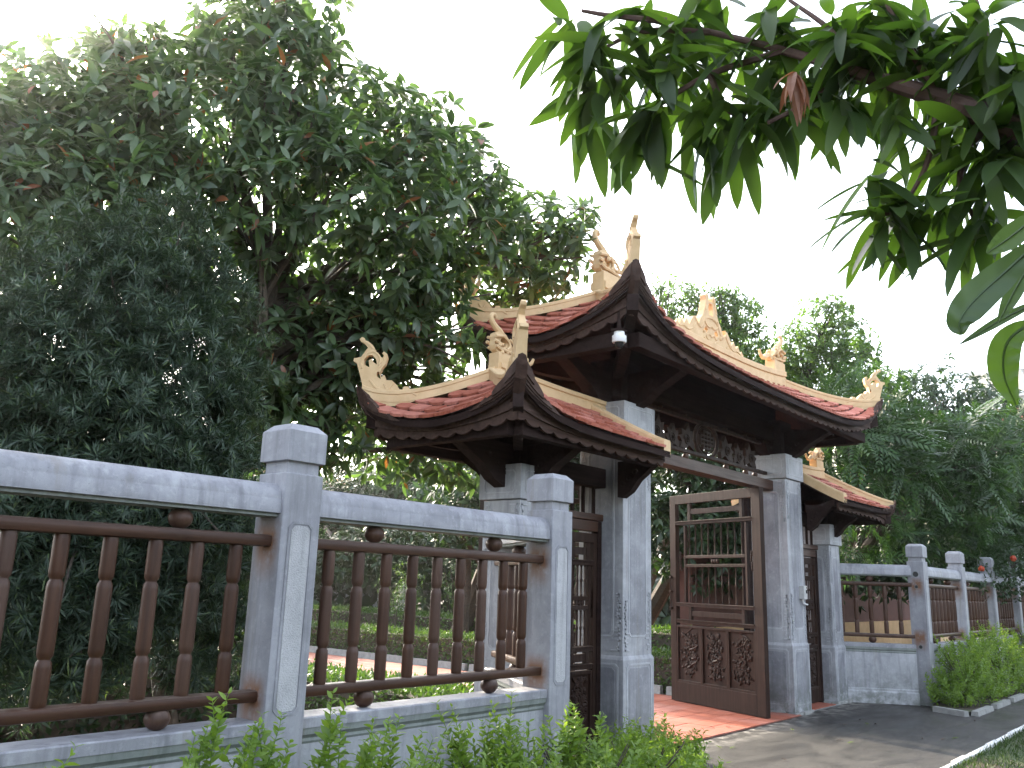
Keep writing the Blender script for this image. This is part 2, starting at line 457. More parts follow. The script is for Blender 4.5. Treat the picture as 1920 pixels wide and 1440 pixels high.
for i in range(3):
    link_mesh('floor_tile', fm, sthr, (9.32 + i * .3, 1.12, .014))
    link_mesh('floor_tile', fm, sthr, (9.32 + i * .3, 1.42, .014))

# ------------------------------------------------------------------ stone fence
PW = .2307
def ring(m, o, u, v, n, w, h, c, sw, th, lift=0.0):
    """flat frame with cut corners on a wall face"""
    def oct_(w, h, c): return [(-w + c, -h), (w - c, -h), (w, -h + c), (w, h - c), (w - c, h), (-w + c, h), (-w, h - c), (-w, -h + c)]
    o = Vector(o) + Vector(n) * (lift + th / 2)
    m.poly(oct_(w / 2, h / 2, c), o, u, v, th, [oct_(w / 2 - sw, h / 2 - sw, c * .8)[::-1]])
def plate(m, o, u, v, n, w, h, c, th):
    o = Vector(o) + Vector(n) * (th / 2); a, b = w / 2, h / 2
    m.poly([(-a + c, -b), (a - c, -b), (a, -b + c), (a, b - c), (a - c, b), (-a + c, b), (-a, b - c), (-a, -b + c)], o, u, v, th)
FACES = {'f': ((1, 0, 0), (0, 0, 1), (0, -1, 0)), 'l': ((0, -1, 0), (0, 0, 1), (-1, 0, 0)), 'r': ((0, 1, 0), (0, 0, 1), (1, 0, 0)), 'b': ((-1, 0, 0), (0, 0, 1), (0, 1, 0))}
h = PW / 2
ms = MB().box((-h, -h, -.02), (h, h, 2.012), .006).box((-.095, -.095, 2.0), (.095, .095, 2.08))
POST_ME = ms.mesh('post', POST)
cw = .119
mc = MB(); mc.box((-cw, -cw, 2.073), (cw, cw, 2.232), .004)
mc.add([(-cw + .002, -cw + .002, 2.231), (cw - .002, -cw + .002, 2.231), (cw - .002, cw - .002, 2.231), (-cw + .002, cw - .002, 2.231), (-.08, -.08, 2.268), (.08, -.08, 2.268), (.08, .08, 2.268), (-.08, .08, 2.268)],
       [(0, 1, 5, 4), (1, 2, 6, 5), (2, 3, 7, 6), (3, 0, 4, 7), (4, 5, 6, 7)])
CAP_ME = mc.mesh('post_cap', POST)
mp = MB()
for fk in 'fb':
    u, v, n = FACES[fk]; nn = Vector(n)
    ring(mp, nn * h + Vector((0, 0, 1.31)), u, v, n, .150, .92, .028, .012, .004)
    ring(mp, nn * h + Vector((0, 0, .33)), u, v, n, .150, .50, .028, .012, .004)
FRAME_ME = mp.mesh('post_frame', STONE)
mp = MB()
for fk in 'fb':
    u, v, n = FACES[fk]; nn = Vector(n)
    plate(mp, nn * h + Vector((0, 0, 1.31)), u, v, n, .112, .882, .022, .003)
    plate(mp, nn * h + Vector((0, 0, .33)), u, v, n, .112, .462, .022, .003)
PPANEL_ME = mp.mesh('post_panel', PANEL)
def fence_post(parent, x, y):
    p = link_mesh('post', POST_ME, parent, (x, y, 0))
    for nm, me in (('post_cap', CAP_ME), ('post_frame', FRAME_ME), ('post_panel', PPANEL_ME)): link_mesh(nm, me, p, (0, 0, 0), None, True)
    return p
def rr(w, h, c):        # rounded bar section
    return [(-w + c, -h), (w - c, -h), (w - c * .3, -h + c * .3), (w, -h + c), (w, h - c), (w - c * .3, h - c * .3), (w - c, h), (-w + c, h), (-w + c * .3, h - c * .3), (-w, h - c), (-w, -h + c), (-w + c * .3, -h + c * .3)]
bp = []
for z0, z1 in ((.955, 1.143), (1.149, 1.457), (1.463, 1.655)):
    bp += [(.024, z0), (.0305, z0 + .010), (.0325, z0 + .030), (.0325, z1 - .030), (.0305, z1 - .010), (.024, z1)]
BAL_ME = MB().lathe((0, 0, 0), bp, 14).mesh('baluster', WOOD, (0, 0, 0), True)
BALLT_ME = MB().ball((0, 0, 0), .056, 16, 10, (1, 1, .88)).mesh('wooden_ball', WOOD, (0, 0, 0), True)
HPROF = [(-.098, 1.807), (.098, 1.807), (.098, 1.868), (.094, 1.874), (.094, 1.880), (.085, 1.912), (.062, 1.940), (.032, 1.955), (0, 1.959), (-.032, 1.955), (-.062, 1.940), (-.085, 1.912), (-.094, 1.880), (-.094, 1.874), (-.098, 1.868)]
def fence_bay(parent, a, b, nb, spacing=None, detail=True, zo=0.0):
    a, b = Vector((a[0], a[1], 0)), Vector((b[0], b[1], 0)); d = b - a; L = d.length; d.normalize()
    th = math.atan2(d.y, d.x); mid = (a + b) / 2; rot = (0, 0, th)
    X = [Vector((-L / 2, 0, 0)), Vector((L / 2, 0, 0))]
    def part(name, prof, mat, inset=0.0, par=parent, sm=False):
        m = MB().sweep(prof, [(-L / 2 + inset, 0, 0), (L / 2 - inset, 0, 0)])
        return link_mesh(name, m.mesh(name, mat, (0, 0, 0), sm), par, (mid.x, mid.y, 0), rot)
    part('handrail', HPROF, STONE, -.004, sm=True)
    part('handrail_lip', [(-.075, 1.790), (.075, 1.790), (.075, 1.8068), (-.075, 1.8068)], MOULD, .0)
    part('wooden_rail', [(p[0], p[1] + 1.672) for p in rr(.045, .029, .016)], WOODX, -.01, sm=True)
    part('wooden_rail', [(p[0], p[1] + .938) for p in rr(.045, .027, .014)], WOODX, -.01, sm=True)
    sp = spacing or .205
    for i in range(nb):
        s = (i - (nb - 1) / 2) * sp; q = mid + d * s
        link_mesh('baluster', BAL_ME, parent, (q.x, q.y, 0), (0, 0, R.uniform(0, 6)))
    for s in ((-.26, .26) if L > 1.6 else (0,)):
        q = mid + d * (s * L)
        link_mesh('wooden_ball', BALLT_ME, parent, (q.x, q.y, 1.748)); link_mesh('wooden_ball', BALLT_ME, parent, (q.x, q.y, .876))
    pl = part('plinth', [(-.068, -.03), (.068, -.03), (.068, .705), (-.068, .705)], WALLST)
    part('plinth_ledge', [(-.099, .777), (.099, .777), (.099, .822), (.092, .829), (-.092, .829), (-.099, .822)], STONE, .002, pl)
    part('plinth_moulding', [(-.069, .700), (.069, .700), (.075, .712), (.072, .725), (.078, .735), (.090, .745), (.094, .776), (-.094, .776), (-.090, .745), (-.078, .735), (-.072, .725), (-.075, .712)], MOULD, .001, pl, True)
    part('plinth_foot', [(-.096, -.04), (.096, -.04), (.096, .155), (.088, .165), (.080, .170), (.080, .20), (.070, .206), (-.070, .206), (-.080, .20), (-.080, .17), (-.088, .165), (-.096, .155)], CARVED, .001, pl)
    for o_ in pl.children:          # sub-parts share the plinth's frame
        o_.location = (0, 0, 0); o_.rotation_euler = (0, 0, 0)
    return pl
YM = PW / 2
fl = thing('stone_fence', 'long grey stone fence with brown balusters nearest the camera, left of the gate', 'fence', (0, YM, 0))
px_ = [-6.42, -4.20, -1.978 - PW + .0, 0.0, 2.208]
for x in px_: fence_post(fl, x + h, YM)
for i in range(len(px_) - 1): fence_bay(fl, (px_[i] + PW, YM), (px_[i + 1], YM), 9)
PXL = 3.053; PXR = 10.19; PY = .99; PWD = .44
ret = thing('return_fence', 'short fence panel angled back from the near stone post to the left gate pillar', 'fence', (2.7, .6, 0))
fence_bay(ret, (2.40, .24), (PXL - .004, PY + .20), 5)
FX = 11.19
ret2 = thing('return_fence', 'short angled fence panel between the right gate pillar and the post with holes', 'fence', (10.9, .6, 0))
fence_bay(ret2, (PXR + PWD + .004, PY + .20), (FX + .03, .21), 5)
fr = thing('stone_fence', 'receding grey stone fence on the right behind the round lime shrub', 'fence', (FX, YM, 0))
xs = [FX + 2.251 * i for i in range(7)]
for i, x in enumerate(xs):
    p = fence_post(fr, x + h, YM)
    if i == 0:
        mh = MB(); mb = MB()
        for z, r in ((1.825, .044), (1.645, .026), (.80, .028)):
            for mm, ra, rb, dx in ((mh, r, r * .82, .004), (mb, r * .84, 0, .0015)):
                n = 16; vs = []; fs = []
                for k in range(n):
                    t = 2 * math.pi * k / n
                    vs += [(-h - dx, ra * math.cos(t), z + ra * math.sin(t)), (-h - dx * (.2 if rb else 1), rb * math.cos(t), z + rb * math.sin(t))]
                for k in range(n):
                    k2 = (k + 1) % n; fs.append((2 * k, 2 * k + 1, 2 * k2 + 1, 2 * k2)[::-1])
                mm.add(vs, fs)
        link_mesh('socket_shade', mb.mesh('socket_shade', simple_mat('hole_shade', (.03, .03, .03), (.06, .06, .06), 20, .9)), p, (0, 0, 0), None, True)  # flat dark discs, the shade inside the sockets put in as colour
        link_mesh('socket_rim', mh.mesh('socket_rim', MOULD), p, (0, 0, 0), None, True)
for i in range(len(xs) - 1): fence_bay(fr, (xs[i] + PW, YM), (xs[i + 1], YM), 9)

# ------------------------------------------------------------------ gate columns
def fret(m, o, u, v, n, w, h, sx, sy, count=15):
    """small key-pattern relief: L strokes spreading from a corner"""
    o, u, v, n = Vector(o), Vector(u), Vector(v), Vector(n); th = .008
    def bar(a, b, c, d):
        p = o + u * (a * sx) + v * (b * sy); q = o + u * ((a + c) * sx) + v * ((b + d) * sy)
        lo = [min(p[i], q[i]) for i in range(3)]; hi = [max(p[i], q[i]) for i in range(3)]
        for i in range(3):
            if abs(n[i]) > .5:
                lo[i], hi[i] = (o[i] - .001, o[i] + th * n[i]) if n[i] > 0 else (o[i] + th * n[i], o[i] + .001)
        m.box(lo, hi)
    t = .012; y = 0
    for k in range(count):
        L = R.uniform(.018, .045) * (1.2 - .8 * k / count); a = R.uniform(0, .02)
        bar(a, y, t, L)
        bar(a, y, R.uniform(.015, max(.02, w * (1 - k / count) * .5)), t)
        if R.random() < .6: bar(a + R.uniform(.012, .03), y + L * .4, t, L * .8)
        y += L + R.uniform(.004, .014)
        if y > h: break
def gate_column(parent, x0, y0, wb, ws, zb, zs, wc, zc, faces='flr'):
    cx, cy = x0 + wb / 2, y0 + wb / 2
    m = MB().box((cx - wb / 2, cy - wb / 2, .03), (cx + wb / 2, cy + wb / 2, zb - .03), .008)
    a, b = wb / 2, ws / 2
    m.add([(cx - a, cy - a, zb - .034), (cx + a, cy - a, zb - .034), (cx + a, cy + a, zb - .034), (cx - a, cy + a, zb - .034), (cx - b, cy - b, zb), (cx + b, cy - b, zb), (cx + b, cy + b, zb), (cx - b, cy + b, zb)],
          [(0, 1, 5, 4), (1, 2, 6, 5), (2, 3, 7, 6), (3, 0, 4, 7), (4, 5, 6, 7)])
    m.box((cx - b, cy - b, zb - .01), (cx + b, cy + b, zs - .006), .005)
    c = link_mesh('column', m.mesh('column', WALLST, (cx, cy, 0)), parent, (cx, cy, 0))
    mf = MB()                       # broken footing
    for k in range(16):
        t = k / 16 * 2 * math.pi; q = 1 / max(abs(math.cos(t)), abs(math.sin(t)))
        s = R.uniform(.05, .09)
        px, py = cx + math.cos(t) * q * (a - .03), cy + math.sin(t) * q * (a - .03)
        mf.box((px - s, py - s, -.02), (px + s, py + s, R.uniform(.025, .045)), .01)
    mf.build('footing', KERBM, c)
    k_ = wc / 2
    cap = MB().box((cx - k_, cy - k_, zs), (cx + k_, cy + k_, zc), .006).build('capital', WALLST, c)
    mr = MB(); mq = MB(); mt = MB()
    for fk in faces:
        u, v, n = FACES[fk]; n_ = Vector(n); ctr = Vector((cx, cy, 0))
        hb = zb - .05
        ring(mr, ctr + n_ * a + Vector((0, 0, hb / 2 + .045)), u, v, n, wb - .11, hb - .13, .03, .016, .005)
        plate(mq, ctr + n_ * a + Vector((0, 0, hb / 2 + .045)), u, v, n, wb - .19, hb - .21, .028, .003)
        hs = zs - zb
        ring(mr, ctr + n_ * b + Vector((0, 0, zb + hs / 2)), u, v, n, ws - .20, hs - .34, .035, .012, .005)
        plate(mq, ctr + n_ * b + Vector((0, 0, zb + hs / 2)), u, v, n, ws - .25, hs - .39, .03, .003)
        ring(mr, ctr + n_ * k_ + Vector((0, 0, (zs + zc) / 2)), u, v, n, wc - .12, (zc - zs) - .10, .025, .010, .005)
        for sx in (-1, 1):
            for sy, zz in ((1, zb + .045), (-1, zs - .04)):
                o_ = ctr + n_ * b + Vector(u) * (-sx * (ws / 2 - .022)) + Vector((0, 0, zz))
                fret(mt, o_, u, v, n, ws * .42, .42 * hs, sx, sy)
    mr.build('panel_frame', CARVED, c); mq.build('panel', STONE, c); tag(mt.build('fretwork', CARVED, c), kind='stuff')
    return c
# ------------------------------------------------------------------ doors
def carved_panel(wd, ht, seed):
    """sunk panel with a twisting relief of branches, leaves and blossoms"""
    r = random.Random(seed); m = MB()
    m.box((-wd / 2, -.006, -ht / 2), (wd / 2, .006, ht / 2))
    for s in (-1, 1):
        y = s * .006
        for b in range(5):
            pts = []; x = r.uniform(-.12, .12) * wd; z = -ht * .40 + b * ht * .16; dx = r.choice((-1, 1))
            for k in range(7):
                pts.append((max(-wd * .36, min(wd * .36, x)), y + s * .010, z)); x += dx * r.uniform(.02, .09) * wd * 2; z += r.uniform(.01, .055) * ht
                if r.random() < .45: dx = -dx
            m.tube(smooth_line(pts, 2), [.017 * (1 - .05 * i) for i in range(13)], 5)
        for k in range(120):
            t = r.uniform(0, 1); x = r.gauss(0, .19) * wd; z = (-.36 + .74 * t) * ht
            if abs(x) > wd * .40: continue
            q = r.uniform(.012, .027)
            m.ball((x, y + s * .006, z), q, 6, 4, (r.uniform(.5, 1.3), .75, r.uniform(.6, 1.6)))
    return m
def spindle(h):
    m = MB(); p = [(.009, 0)]
    for f in (.0, .5, 1.0):
        if f > 0: p += [(.009, f * h - .02)]
        p += [(.0145, f * h - .008 if f else .004), (.0145, f * h + (.008 if f < 1 else -.002))]
        if f < 1: p += [(.009, f * h + .02)]
    return m.lathe((0, 0, 0), p, 8)
def door_leaf(parent, wd, ht, hinge, end, z0=.03, name='door_leaf', seed=1, panels=3, bars=9):
    """leaf built along local x from the hinge; local y is its thickness"""
    d = Vector((end[0] - hinge[0], end[1] - hinge[1])); th = math.atan2(d.y, d.x); T = .034
    st = .13 * wd / 1.76 + .02
    f = MB(); B = lambda x0, x1, z0_, z1, t=T: f.box((x0, -t, z0_), (x1, t, z1), .004)
    B(0, st, 0, ht); B(wd - st * .8, wd, 0, ht); x0, x1 = st, wd - st * .8
    zs = [0, .085, .385, .455, .475, .69, .955, 1.0]
    B(x0, x1, 0, ht * .09); B(x0, x1, ht * .955, ht)
    leaf = link_mesh(name, f.mesh(name, DOORW, (0, 0, 0)), parent, (hinge[0], hinge[1], z0), (0, 0, th))
    def sub(nm, mm, loc=(0, 0, 0), mat=DOORW, sm=False):
        return link_mesh(nm, mm if isinstance(mm, bpy.types.Mesh) else mm.mesh(nm, mat, (0, 0, 0), sm), leaf, loc, None, True)
    def rail(z, hh=.035, t=T * .9, xa=None, xb=None):
        a, b_ = (x0 if xa is None else xa), (x1 if xb is None else xb)
        m = MB().box((a + .001, -t, z - hh / 2), (b_ - .001, t, z + hh / 2), .004)
        if xa is None: m.box((a + .001, -t - .014, z + hh * .20), (b_ - .001, t + .014, z + hh * .5), .004)
        sub('rail', m)
    W = x1 - x0
    zr = [ht * q for q in (.385, .468, .865, .955)]
    rail(ht * .378, .05); rail(ht * .458, .05); rail(ht * .858, .05)
    # carved panels at the bottom
    pw = W / panels
    for k in range(panels):
        cx = x0 + pw * (k + .5); zc = ht * .222; ph = ht * .262
        fr = MB()
        for (a, b_, c, e) in ((cx - pw / 2 + .001, cx - pw / 2 + .028, ht * .0902, ht * .359), (cx + pw / 2 - .028, cx + pw / 2 - .001, ht * .0902, ht * .359)):
            fr.box((a, -T * .9, c), (b_, T * .9, e), .004)
        for (c, e) in ((ht * .0902, ht * .0902 + .03), (ht * .359 - .03, ht * .359)):
            fr.box((cx - pw / 2 + .0285, -T * .9, c), (cx + pw / 2 - .0285, T * .9, e), .004)
        sub('panel_moulding', fr)
        sub('carved_panel', carved_panel(pw - .058, ph - .062 + .06, seed + k), (cx, 0, ht * .2247))
    # slat bands
    for za, zb in ((ht * .388, ht * .447), (ht * .871, ht * .954)):
        zm = (za + zb) / 2
        for xx in (x0 + W * .12, x0 + W * .80):
            sub('slat', MB().box((xx, -T * .6, za - .004), (xx + .055, T * .6, zb + .004), .003))
        sub('slat', MB().box((x0 + W * .12 + .056, -T * .45, zm - .035), (x0 + W * .80 - .001, T * .45, zm + .035), .003))
    # lattice
    za, zb = ht * .470, ht * .846; zm1, zm2 = za + (zb - za) * .47, za + (zb - za) * .585
    for xx in (x0 + W * .075, x0 + W * .87):
        sub('slat', MB().box((xx, -T * .6, za), (xx + .035, T * .6, zb), .003))
    xa, xb = x0 + W * .075 + .036, x0 + W * .87 - .001
    rail(zm1, .04, T * .6, xa, xb); rail(zm2, .04, T * .6, xa, xb)
    for z_a, z_b in ((za, zm1 - .02), (zm2 + .02, zb)):
        sm = spindle(z_b - z_a).mesh('spindle', DOORW, (0, 0, 0), True)
        for k in range(bars):
            sub('spindle', sm, (xa + (xb - xa) * (k + .5) / bars, 0, z_a))
    for dx in (-.05, 0, .05): sub('rosette', MB().ball((xa + (xb - xa) * .5 + dx, 0, (zm1 + zm2) / 2), .03, 8, 6, (.9, .7, 1.1)))
    for xx in (x0 + W * .035, x0 + W * .95):
        orn = MB()
        for k in range(7): orn.ball((xx + R.uniform(-.012, .012), 0, (zm1 + zm2) / 2 + (k - 3) * .035), .022, 6, 5, (.8, .7, 1.2))
        sub('side_carving', orn)
    ring_ = MB()
    ring_.tube([(wd - .045 + .028 * math.cos(t), -T - .012, ht * .42 + .028 * math.sin(t)) for t in np.linspace(0, 6.28, 13)], .005, 6)
    ring_.ball((wd - .045, -T - .006, ht * .42 + .03), .013, 8, 6)
    sub('handle', ring_, (0, 0, 0), simple_mat('brass', (.30, .17, .06), (.40, .24, .09), 10, .35, 0) if 'brass' not in bpy.data.materials else bpy.data.materials['brass'])
    bolt = MB().tube([(wd - .03, T + .02, ht * .43), (wd - .03, T + .02, ht * .60)], .011, 8)
    for q in (.44, .52, .59): bolt.box((wd - .048, T, ht * q - .012), (wd - .012, T + .034, ht * q + .012), .003)
    sub('bolt', bolt)
    return leaf

# ------------------------------------------------------------------ roofs
def make_roof(parent, X0, X1, YC, b, zmin, lift, dec, H, hipl, hipr, ridge_name='ridge', insL=None, insR=None, tstep=.176, tcourse=.165, vis_end=True, n_parts=290):
    """hipped (or on one side verged) roof with swept-up corners; returns surface function and corner list"""
    Y0, Y1 = YC - b, YC + b
    il = insL or b; ir = insR or b
    def zf(x, y):
        dy = min(y - Y0, Y1 - y); dl, dr = x - X0, X1 - x
        t = dy / b
        if hipl: t = min(t, dl / il)
        if hipr: t = min(t, dr / ir)
        t = max(-.12, min(1, t))
        L = 0
        if hipl: L += lift * math.exp(-max(dl * b / il if 0 else dl, dy, 0) / dec)
        if hipr: L += lift * math.exp(-max(dr, dy, 0) / dec)
        return zmin + L + H * (math.copysign(abs(t) ** 1.12, t))
    def P(x, y, o=0.0): return Vector((x, y, zf(x, y) + o))
    # deck
    nx = max(14, int((X1 - X0) / .11)); ny = max(14, int(2 * b / .11)); m = MB(); vs = []; fs = []
    for o_, flip in ((-.018, False), (-.075, True)):
        for i in range(nx + 1):
            for j in range(ny + 1):
                x = X0 + (X1 - X0) * i / nx; y = Y0 + 2 * b * j / ny; vs.append(P(x, y, o_))
    N = (nx + 1) * (ny + 1)
    for i in range(nx):
        for j in range(ny):
            a = i * (ny + 1) + j; q = (a, a + ny + 1, a + ny + 2, a + 1)
            fs.append(q); fs.append(tuple(k + N for k in q[::-1]))
    for i in range(nx):
        for j, s in ((0, 1), (ny, -1)):
            a = i * (ny + 1) + j; q = (a, a + N, a + N + ny + 1, a + ny + 1); fs.append(q if s > 0 else q[::-1])
    for j in range(ny):
        for i, s in ((0, -1), (nx, 1)):
            a = i * (ny + 1) + j; q = (a, a + N, a + N + 1, a + 1); fs.append(q if s > 0 else q[::-1])
    m.add(vs, fs)
    roof = m.build('roof', DARKW, parent)
    # tiles
    TL, TW, TT = .235, tstep * .94, .020
    prof = [(-TW / 2, TL * .62), (-TW / 2, .060), (-TW * .40, .018), (0, 0), (TW * .40, .018), (TW / 2, .060), (TW / 2, TL * .62)]
    mm = MB(); n = len(prof)
    top = [(x, y, TT * .5 + (.004 if 0 < i < n - 1 else .0)) for i, (x, y) in enumerate(prof)]; bot = [(x, y, -TT * .5) for x, y in prof]
    mm.add(top + bot, [tuple(range(n))[::-1], tuple(range(n, 2 * n))] + [(i, i + 1, i + 1 + n, i + n)[::-1] for i in range(n - 1)])
    tme = mm.mesh('roof_tile', TILE)
    rest = MB(); cand = []
    def place(x, y, ux, uy, wx, wy, row):
        """tile at eave-side point; (ux,uy) up the slope, (wx,wy) along the eave"""
        e = .03
        up = (P(x + ux * e, y + uy * e) - P(x, y)).normalized()
        sd = (P(x + wx * e, y + wy * e) - P(x - wx * e, y - wy * e)).normalized()
        nr = sd.cross(up).normalized()
        up = nr.cross(sd).normalized()
        up = (up - nr * .06).normalized(); nr = sd.cross(up).normalized()
        c = P(x, y, .016) + nr * .006
        mt = Matrix((sd, up, nr)).transposed()
        cand.append((c, mt))
    fsl = math.hypot(1, H / b)
    rows = int(b / (tcourse / fsl)) + 1
    for r in range(rows):
        dy = -.035 + r * tcourse / fsl
        if dy > b - .06: break
        xa = X0 + (max(0, dy) * il / b if hipl else .06) ; xb = X1 - (max(0, dy) * ir / b if hipr else .06)
        ncol = int(round((X1 - X0) / tstep)); off = .5 * (r % 2)
        for k in range(-1, ncol + 2):
            x = X0 + (k + .5 + off * 0) * tstep
            if x < xa + (.10 if hipl else .01) or x > xb - (.10 if hipr else .01): continue
            place(x, Y0 + dy, 0, 1, 1, 0, r); place(x, Y1 - dy, 0, -1, -1, 0, r + 100)
    for side, flag, ins in ((0, hipl, il), (1, hipr, ir)):
        if not flag: continue
        sl = math.hypot(1, H / ins); r = 0
        while True:
            dx = -.035 + r * tcourse / sl
            if dx > ins - .06: break
            ya = Y0 + max(0, dx) * b / ins; yb = Y1 - max(0, dx) * b / ins
            ncol = int(round(2 * b / tstep))
            for k in range(ncol + 1):
                y = Y0 + (k + .5 + .5 * (r % 2)) * tstep
                if y < ya + .10 or y > yb - .10: continue
                if side == 0: place(X0 + dx, y, 1, 0, 0, -1, r)
                else: place(X1 - dx, y, -1, 0, 0, 1, r)
            r += 1
    cv = Vector(CAM)
    def vis(c): return (c[0] - cv).length + (8 if c[1].col[2].dot(cv - c[0]) < 0 else 0)
    cand.sort(key=vis)
    for i, (c, mt) in enumerate(cand):
        if i < n_parts:
            q = mt.to_quaternion() @ Quaternion((0, 0, 1), R.gauss(0, .02)) @ Quaternion((1, 0, 0), R.gauss(0, .02)) @ Quaternion((0, 1, 0), R.gauss(0, .025))
            link_mesh('roof_tile', tme, roof, c, q)
        else:
            rest.add([c + mt @ Vector(v) for v in top + bot], [tuple(range(n))[::-1], tuple(range(n, 2 * n))] + [(a, a + 1, a + 1 + n, a + n)[::-1] for a in range(n - 1)])
    if rest.v: tag(rest.build('roof_tile', TILE, roof), kind='stuff')
    # hip ridges
    XL = X0 + (il if hipl else 0); XR = X1 - (ir if hipr else 0)
    hips = []
    for flag, xc, xr_, sx in ((hipl, X0, XL, 1), (hipr, X1, XR, -1)):
        if not flag: continue
        for yc, sy in ((Y0, 1), (Y1, -1)):
            pts = [];
            for k in range(25):
                t = k / 24
                pts.append(P(xc + (xr_ - xc) * t, yc + (YC - yc) * t))
            hips.append(pts)
            pr_ = [(-.052, .0), (.052, .0), (.052, .066), (.060, .070), (.060, .098), (.05, .106), (-.05, .106), (-.060, .098), (-.060, .070), (-.052, .066)]
            MB().sweep(pr_, pts).build('hip_ridge', CREAM, roof)
            dd = Vector((pts[0].x - pts[6].x, pts[0].y - pts[6].y, 0)).normalized()
            MB().sweep([(-.045, -.03), (0, -.045), (.045, -.03), (.03, .03), (0, .045), (-.03, .03)], [pts[3] - dd * .02 + Vector((0, 0, -.15)), pts[1] + Vector((0, 0, -.10)), pts[0] + dd * .02 + Vector((0, 0, -.02)), pts[0] + dd * .05 + Vector((0, 0, .085))]).build('corner_board', EAVEW, roof)
    return roof, zf, P, hips, XL, XR

def eave_boards(parent, P, path, corners, hb=.15, sc=.176, inset=.05):
    """layered boards under the tiles along an eave path: (x, y, nx, ny, s, distance to the nearest hip corner)"""
    def strip(name, o0, z_top, z_bot, th, mat, scal=0.0, grow=0.0, reach=None, lift=0.0):
        vs = []; fs = []; k0 = 0
        for i, (x, y, nx_, ny_, s, cdist) in enumerate(path):
            if cdist < o0 or (reach and cdist > reach):
                if reach and vs: break
                continue
            base = P(x, y); e = math.exp(-cdist / .26); k = 1 + grow * e; out = Vector((nx_, ny_, 0)) * -o0
            z1 = z_top + lift * math.exp(-max(cdist, .03) / .20); z0 = z_bot * k
            if reach: z1 -= .05 * max(0, cdist / reach) ** 6; z1 = max(z1, z0 + .004)
            if scal: z0 -= scal * abs(math.sin(math.pi * s / sc)) ** .6
            q = base + out; inn = Vector((nx_, ny_, 0)) * th
            vs += [q + Vector((0, 0, z1)), q + Vector((0, 0, z0)), q - inn + Vector((0, 0, z0)), q - inn + Vector((0, 0, z1))]
        n = len(vs) // 4
        if n < 2: return
        for i in range(n - 1):
            a = 4 * i; c = 4 * (i + 1)
            for e in range(4):
                f = (e + 1) % 4; fs.append((a + e, a + f, c + f, c + e))
        fs.append((0, 3, 2, 1)); e = 4 * (n - 1); fs.append((e, e + 1, e + 2, e + 3))
        return MB().add(vs, fs).build(name, mat, parent)
    strip('eave_board', inset - .02, -.012, -.050, .05, EAVEW, 0, 1.0)
    strip('eave_board', inset + .012, -.047, -.084, .04, EAVEW, 0, 1.6)
    strip('scalloped_board', inset + .030, -.080, -hb * .78, .022, EAVEW, .036, 1.5)
    if corners:                       # stepped boards that wrap the swept-up corner
        pa = path
        for flip in (0, 1):
            path = pa if not flip else pa[::-1]
            if path[0][5] > .5: continue
            for k, (rc, o_, zt, zb, lf) in enumerate(((.50, -.010, .010, -.030, .045), (.38, -.022, .022, -.022, .065), (.26, -.034, .036, -.012, .080), (.13, -.046, .050, .0, .09))):
                strip('corner_board', max(.0, 0) + o_, zt, zb, .05, EAVEW, 0, 1.2, rc, lf * corners)

def eave_path(X0, X1, Y0, Y1, hipl, hipr, front_only=False):
    """paths for the front, left, right and back eaves"""
    res = []; st = .0145
    def run(a, b, nrm, c0, c1):
        a, b = Vector(a), Vector(b); L = (b - a).length; n = int(L / st)
        out_ = []
        for i in range(n + 1):
            q = a.lerp(b, i / n); s = L * i / n
            cd_ = min(s if c0 else 9, (L - s) if c1 else 9)
            out_.append((q.x, q.y, nrm[0], nrm[1], s, cd_))
        res.append(out_)
    run((X0, Y0), (X1, Y0), (0, -1), hipl, hipr); run((X1, Y1), (X0, Y1), (0, 1), hipr, hipl)
    if hipl: run((X0, Y1), (X0, Y0), (-1, 0), True, True)
    if hipr: run((X1, Y0), (X1, Y1), (1, 0), True, True)
    return res

